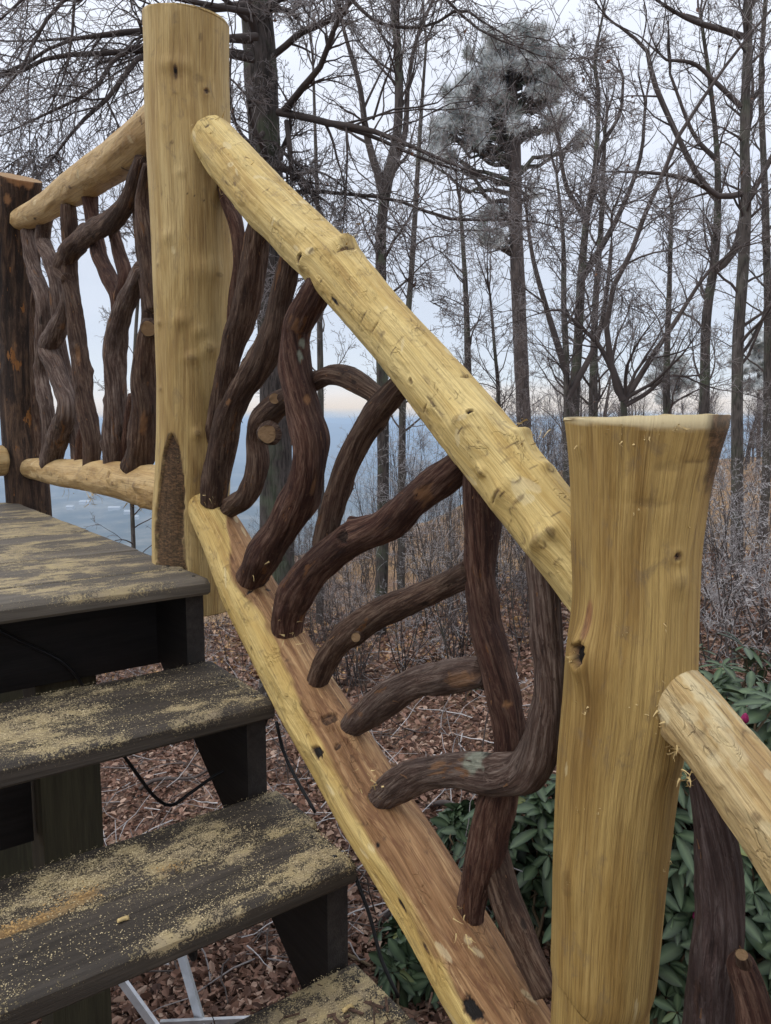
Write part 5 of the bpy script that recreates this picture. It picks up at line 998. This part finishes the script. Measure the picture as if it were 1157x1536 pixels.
RB = [('glossy green rhododendron filling the right edge behind the lower rail', 1130, 2.15, 1.0, 1005, 260, 1, .10, 0, [(1150, 1030), (1103, 1070), (1145, 1390), (1098, 1095)]),
      ('dark rhododendron between the stout post and the thick purple branch', 1040, 2.05, .7, 1120, 200, 2, .095, -.05, [(1040, 1352), (1005, 1345)]),
      ('rhododendron behind the lower balusters left of the stout post', 830, 2.6, .46, 1150, 95, 3, .115, -.05, []),
      ('low rhododendron under the bottom rail at the lower edge of the view', 650, 2.4, .42, 1450, 60, 4, .095, -.05, [(642, 1480), (660, 1505)]),
      ('rhododendron farther back, its top showing past the right side of the stout post', 1110, 3.1, .9, 965, 150, 5, .11, 0, []),
      ('small bright green laurel in the brush beyond the vertical baluster', 728, 5.8, .42, 1040, 45, 6, .08, 0, []),
      ('leggy rhododendron with drooping whorls just left of the stout post', 712, 3.2, .26, 1225, 13, 7, .12, 0, [])]
for lb, u, y, w, h, nw, sd, lf, zc, bd in RB:
    root, W, out = rhodo(lb, u, y, w, h, nw, sd, lf, zc=zc)
    for (bu, bv) in bd:
        pu, pv, _ = proj(W); k = np.argmin((pu-bu)**2+(pv-bv)**2+np.where(out[:, 1] < .1, 0, 4000)); bud(root, W[k]+out[k]*.03)
# ================================================================== AIR, SKY, LIGHT, CAMERA
hz = 13500.; zt = CZ+20.; zb = float(V_.__len__()*0-900)
hv = np.array([(x, y, z) for z in (zb, zt) for x, y in ((-hz, -hz), (hz, -hz), (hz, hz), (-hz, hz))], float)
m = bpy.data.materials.new('pale_haze'); m.use_nodes = True; nt = m.node_tree; nt.nodes.clear(); mo = nt.nodes.new('ShaderNodeOutputMaterial'); pv_ = nt.nodes.new('ShaderNodeVolumePrincipled')
pv_.inputs['Color'].default_value = (.62, .79, 1., 1); pv_.inputs['Density'].default_value = .00026; pv_.inputs['Anisotropy'].default_value = 0.; nt.links.new(pv_.outputs[0], mo.inputs['Volume'])
import os
o = link('haze', hv, [(3, 2, 1, 0), (4, 5, 6, 7), (0, 1, 5, 4), (1, 2, 6, 5), (2, 3, 7, 6), (3, 0, 4, 7)], m, smooth=False); tag(o, kind='stuff', label='pale blue haze over the valley', cat='haze')
W = bpy.data.worlds.new('World'); S.world = W; W.use_nodes = True; nt = W.node_tree; nt.nodes.clear()
class WN(NT):
    def __init__(s): s.t = nt; s.n = nt.nodes; s.l = nt.links
w = WN(); sun_el, sun_az = R_(38), R_(-70)
sky = w.new('ShaderNodeTexSky'); sky.sky_type = 'NISHITA'; sky.sun_disc = False; sky.sun_elevation = sun_el; sky.sun_rotation = sun_az; sky.air_density = 1.2; sky.dust_density = 2.
tc = w.new('ShaderNodeTexCoord'); sx = w.new('ShaderNodeSeparateXYZ'); w.put(sx.inputs[0], tc.outputs['Generated']); zz = sx.outputs['Z']
lay = w.noise(w.scale(tc.outputs['Generated'], (1.2, 1.2, 9.)), 2.2, 5, .55, .4)
zz2 = w.math('ADD', zz, w.math('MULTIPLY', w.math('SUBTRACT', lay, .5), .05))
cl = w.ramp(w.mr(zz2, -.02, .98), [(.0, (.46, .60, .80)), (.022, (.70, .76, .82)), (.030, (1.1, .92, .74)), (.050, (1.06, .99, .93)), (.070, (.88, .95, 1.02)), (.12, (.80, .87, .99)), (.22, (.82, .87, .98)), (.34, (.98, 1.02, 1.13)), (.55, (1.15, 1.18, 1.26)), (1., (1.9, 1.93, 2.0))])
cl = w.mix(w.mr(lay, .35, .7, 0, .35), cl, w.scale(cl, (1.22, 1.2, 1.16)))
cl10 = w.scale(cl, (9.3, 9.5, 9.8))
mx = w.mix(.9, sky.outputs[0], cl10)
bg = w.new('ShaderNodeBackground'); w.put(bg.inputs['Color'], mx); bg.inputs['Strength'].default_value = .1; ow = w.new('ShaderNodeOutputWorld'); w.l.new(bg.outputs[0], ow.inputs[0])
sl = bpy.data.lights.new('sun', 'SUN'); sl.energy = 1.1; sl.angle = R_(14); sl.color = (1, .96, .90); so = bpy.data.objects.new('sun', sl); COL.objects.link(so)
dv = np.array([math.sin(sun_az)*math.cos(sun_el), math.cos(sun_az)*math.cos(sun_el), math.sin(sun_el)])
dv = np.array([-.75, -.35, .85]); dv /= np.linalg.norm(dv); sky.sun_elevation = math.asin(dv[2]); sky.sun_rotation = math.atan2(dv[0], dv[1])
from mathutils import Vector
so.rotation_euler = Vector(dv).to_track_quat('Z', 'Y').to_euler()
cam = bpy.data.cameras.new('camera'); cam.sensor_fit = 'VERTICAL'; cam.sensor_height = 24; cam.lens = F/1536*24; cam.clip_start = .05; cam.clip_end = 60000
co = bpy.data.objects.new('camera', cam); COL.objects.link(co); co.location = (0, 0, CZ); co.rotation_euler = (pi/2-TH, 0, 0); S.camera = co
S.render.engine = 'CYCLES'; S.view_settings.view_transform = 'Standard'; S.view_settings.look = 'None'; S.view_settings.gamma = 1; S.view_settings.exposure = 0.0
S.cycles.volume_bounces = 0; S.cycles.max_bounces = 3; S.cycles.transparent_max_bounces = 4
S.render.resolution_x = 771; S.render.resolution_y = 1024
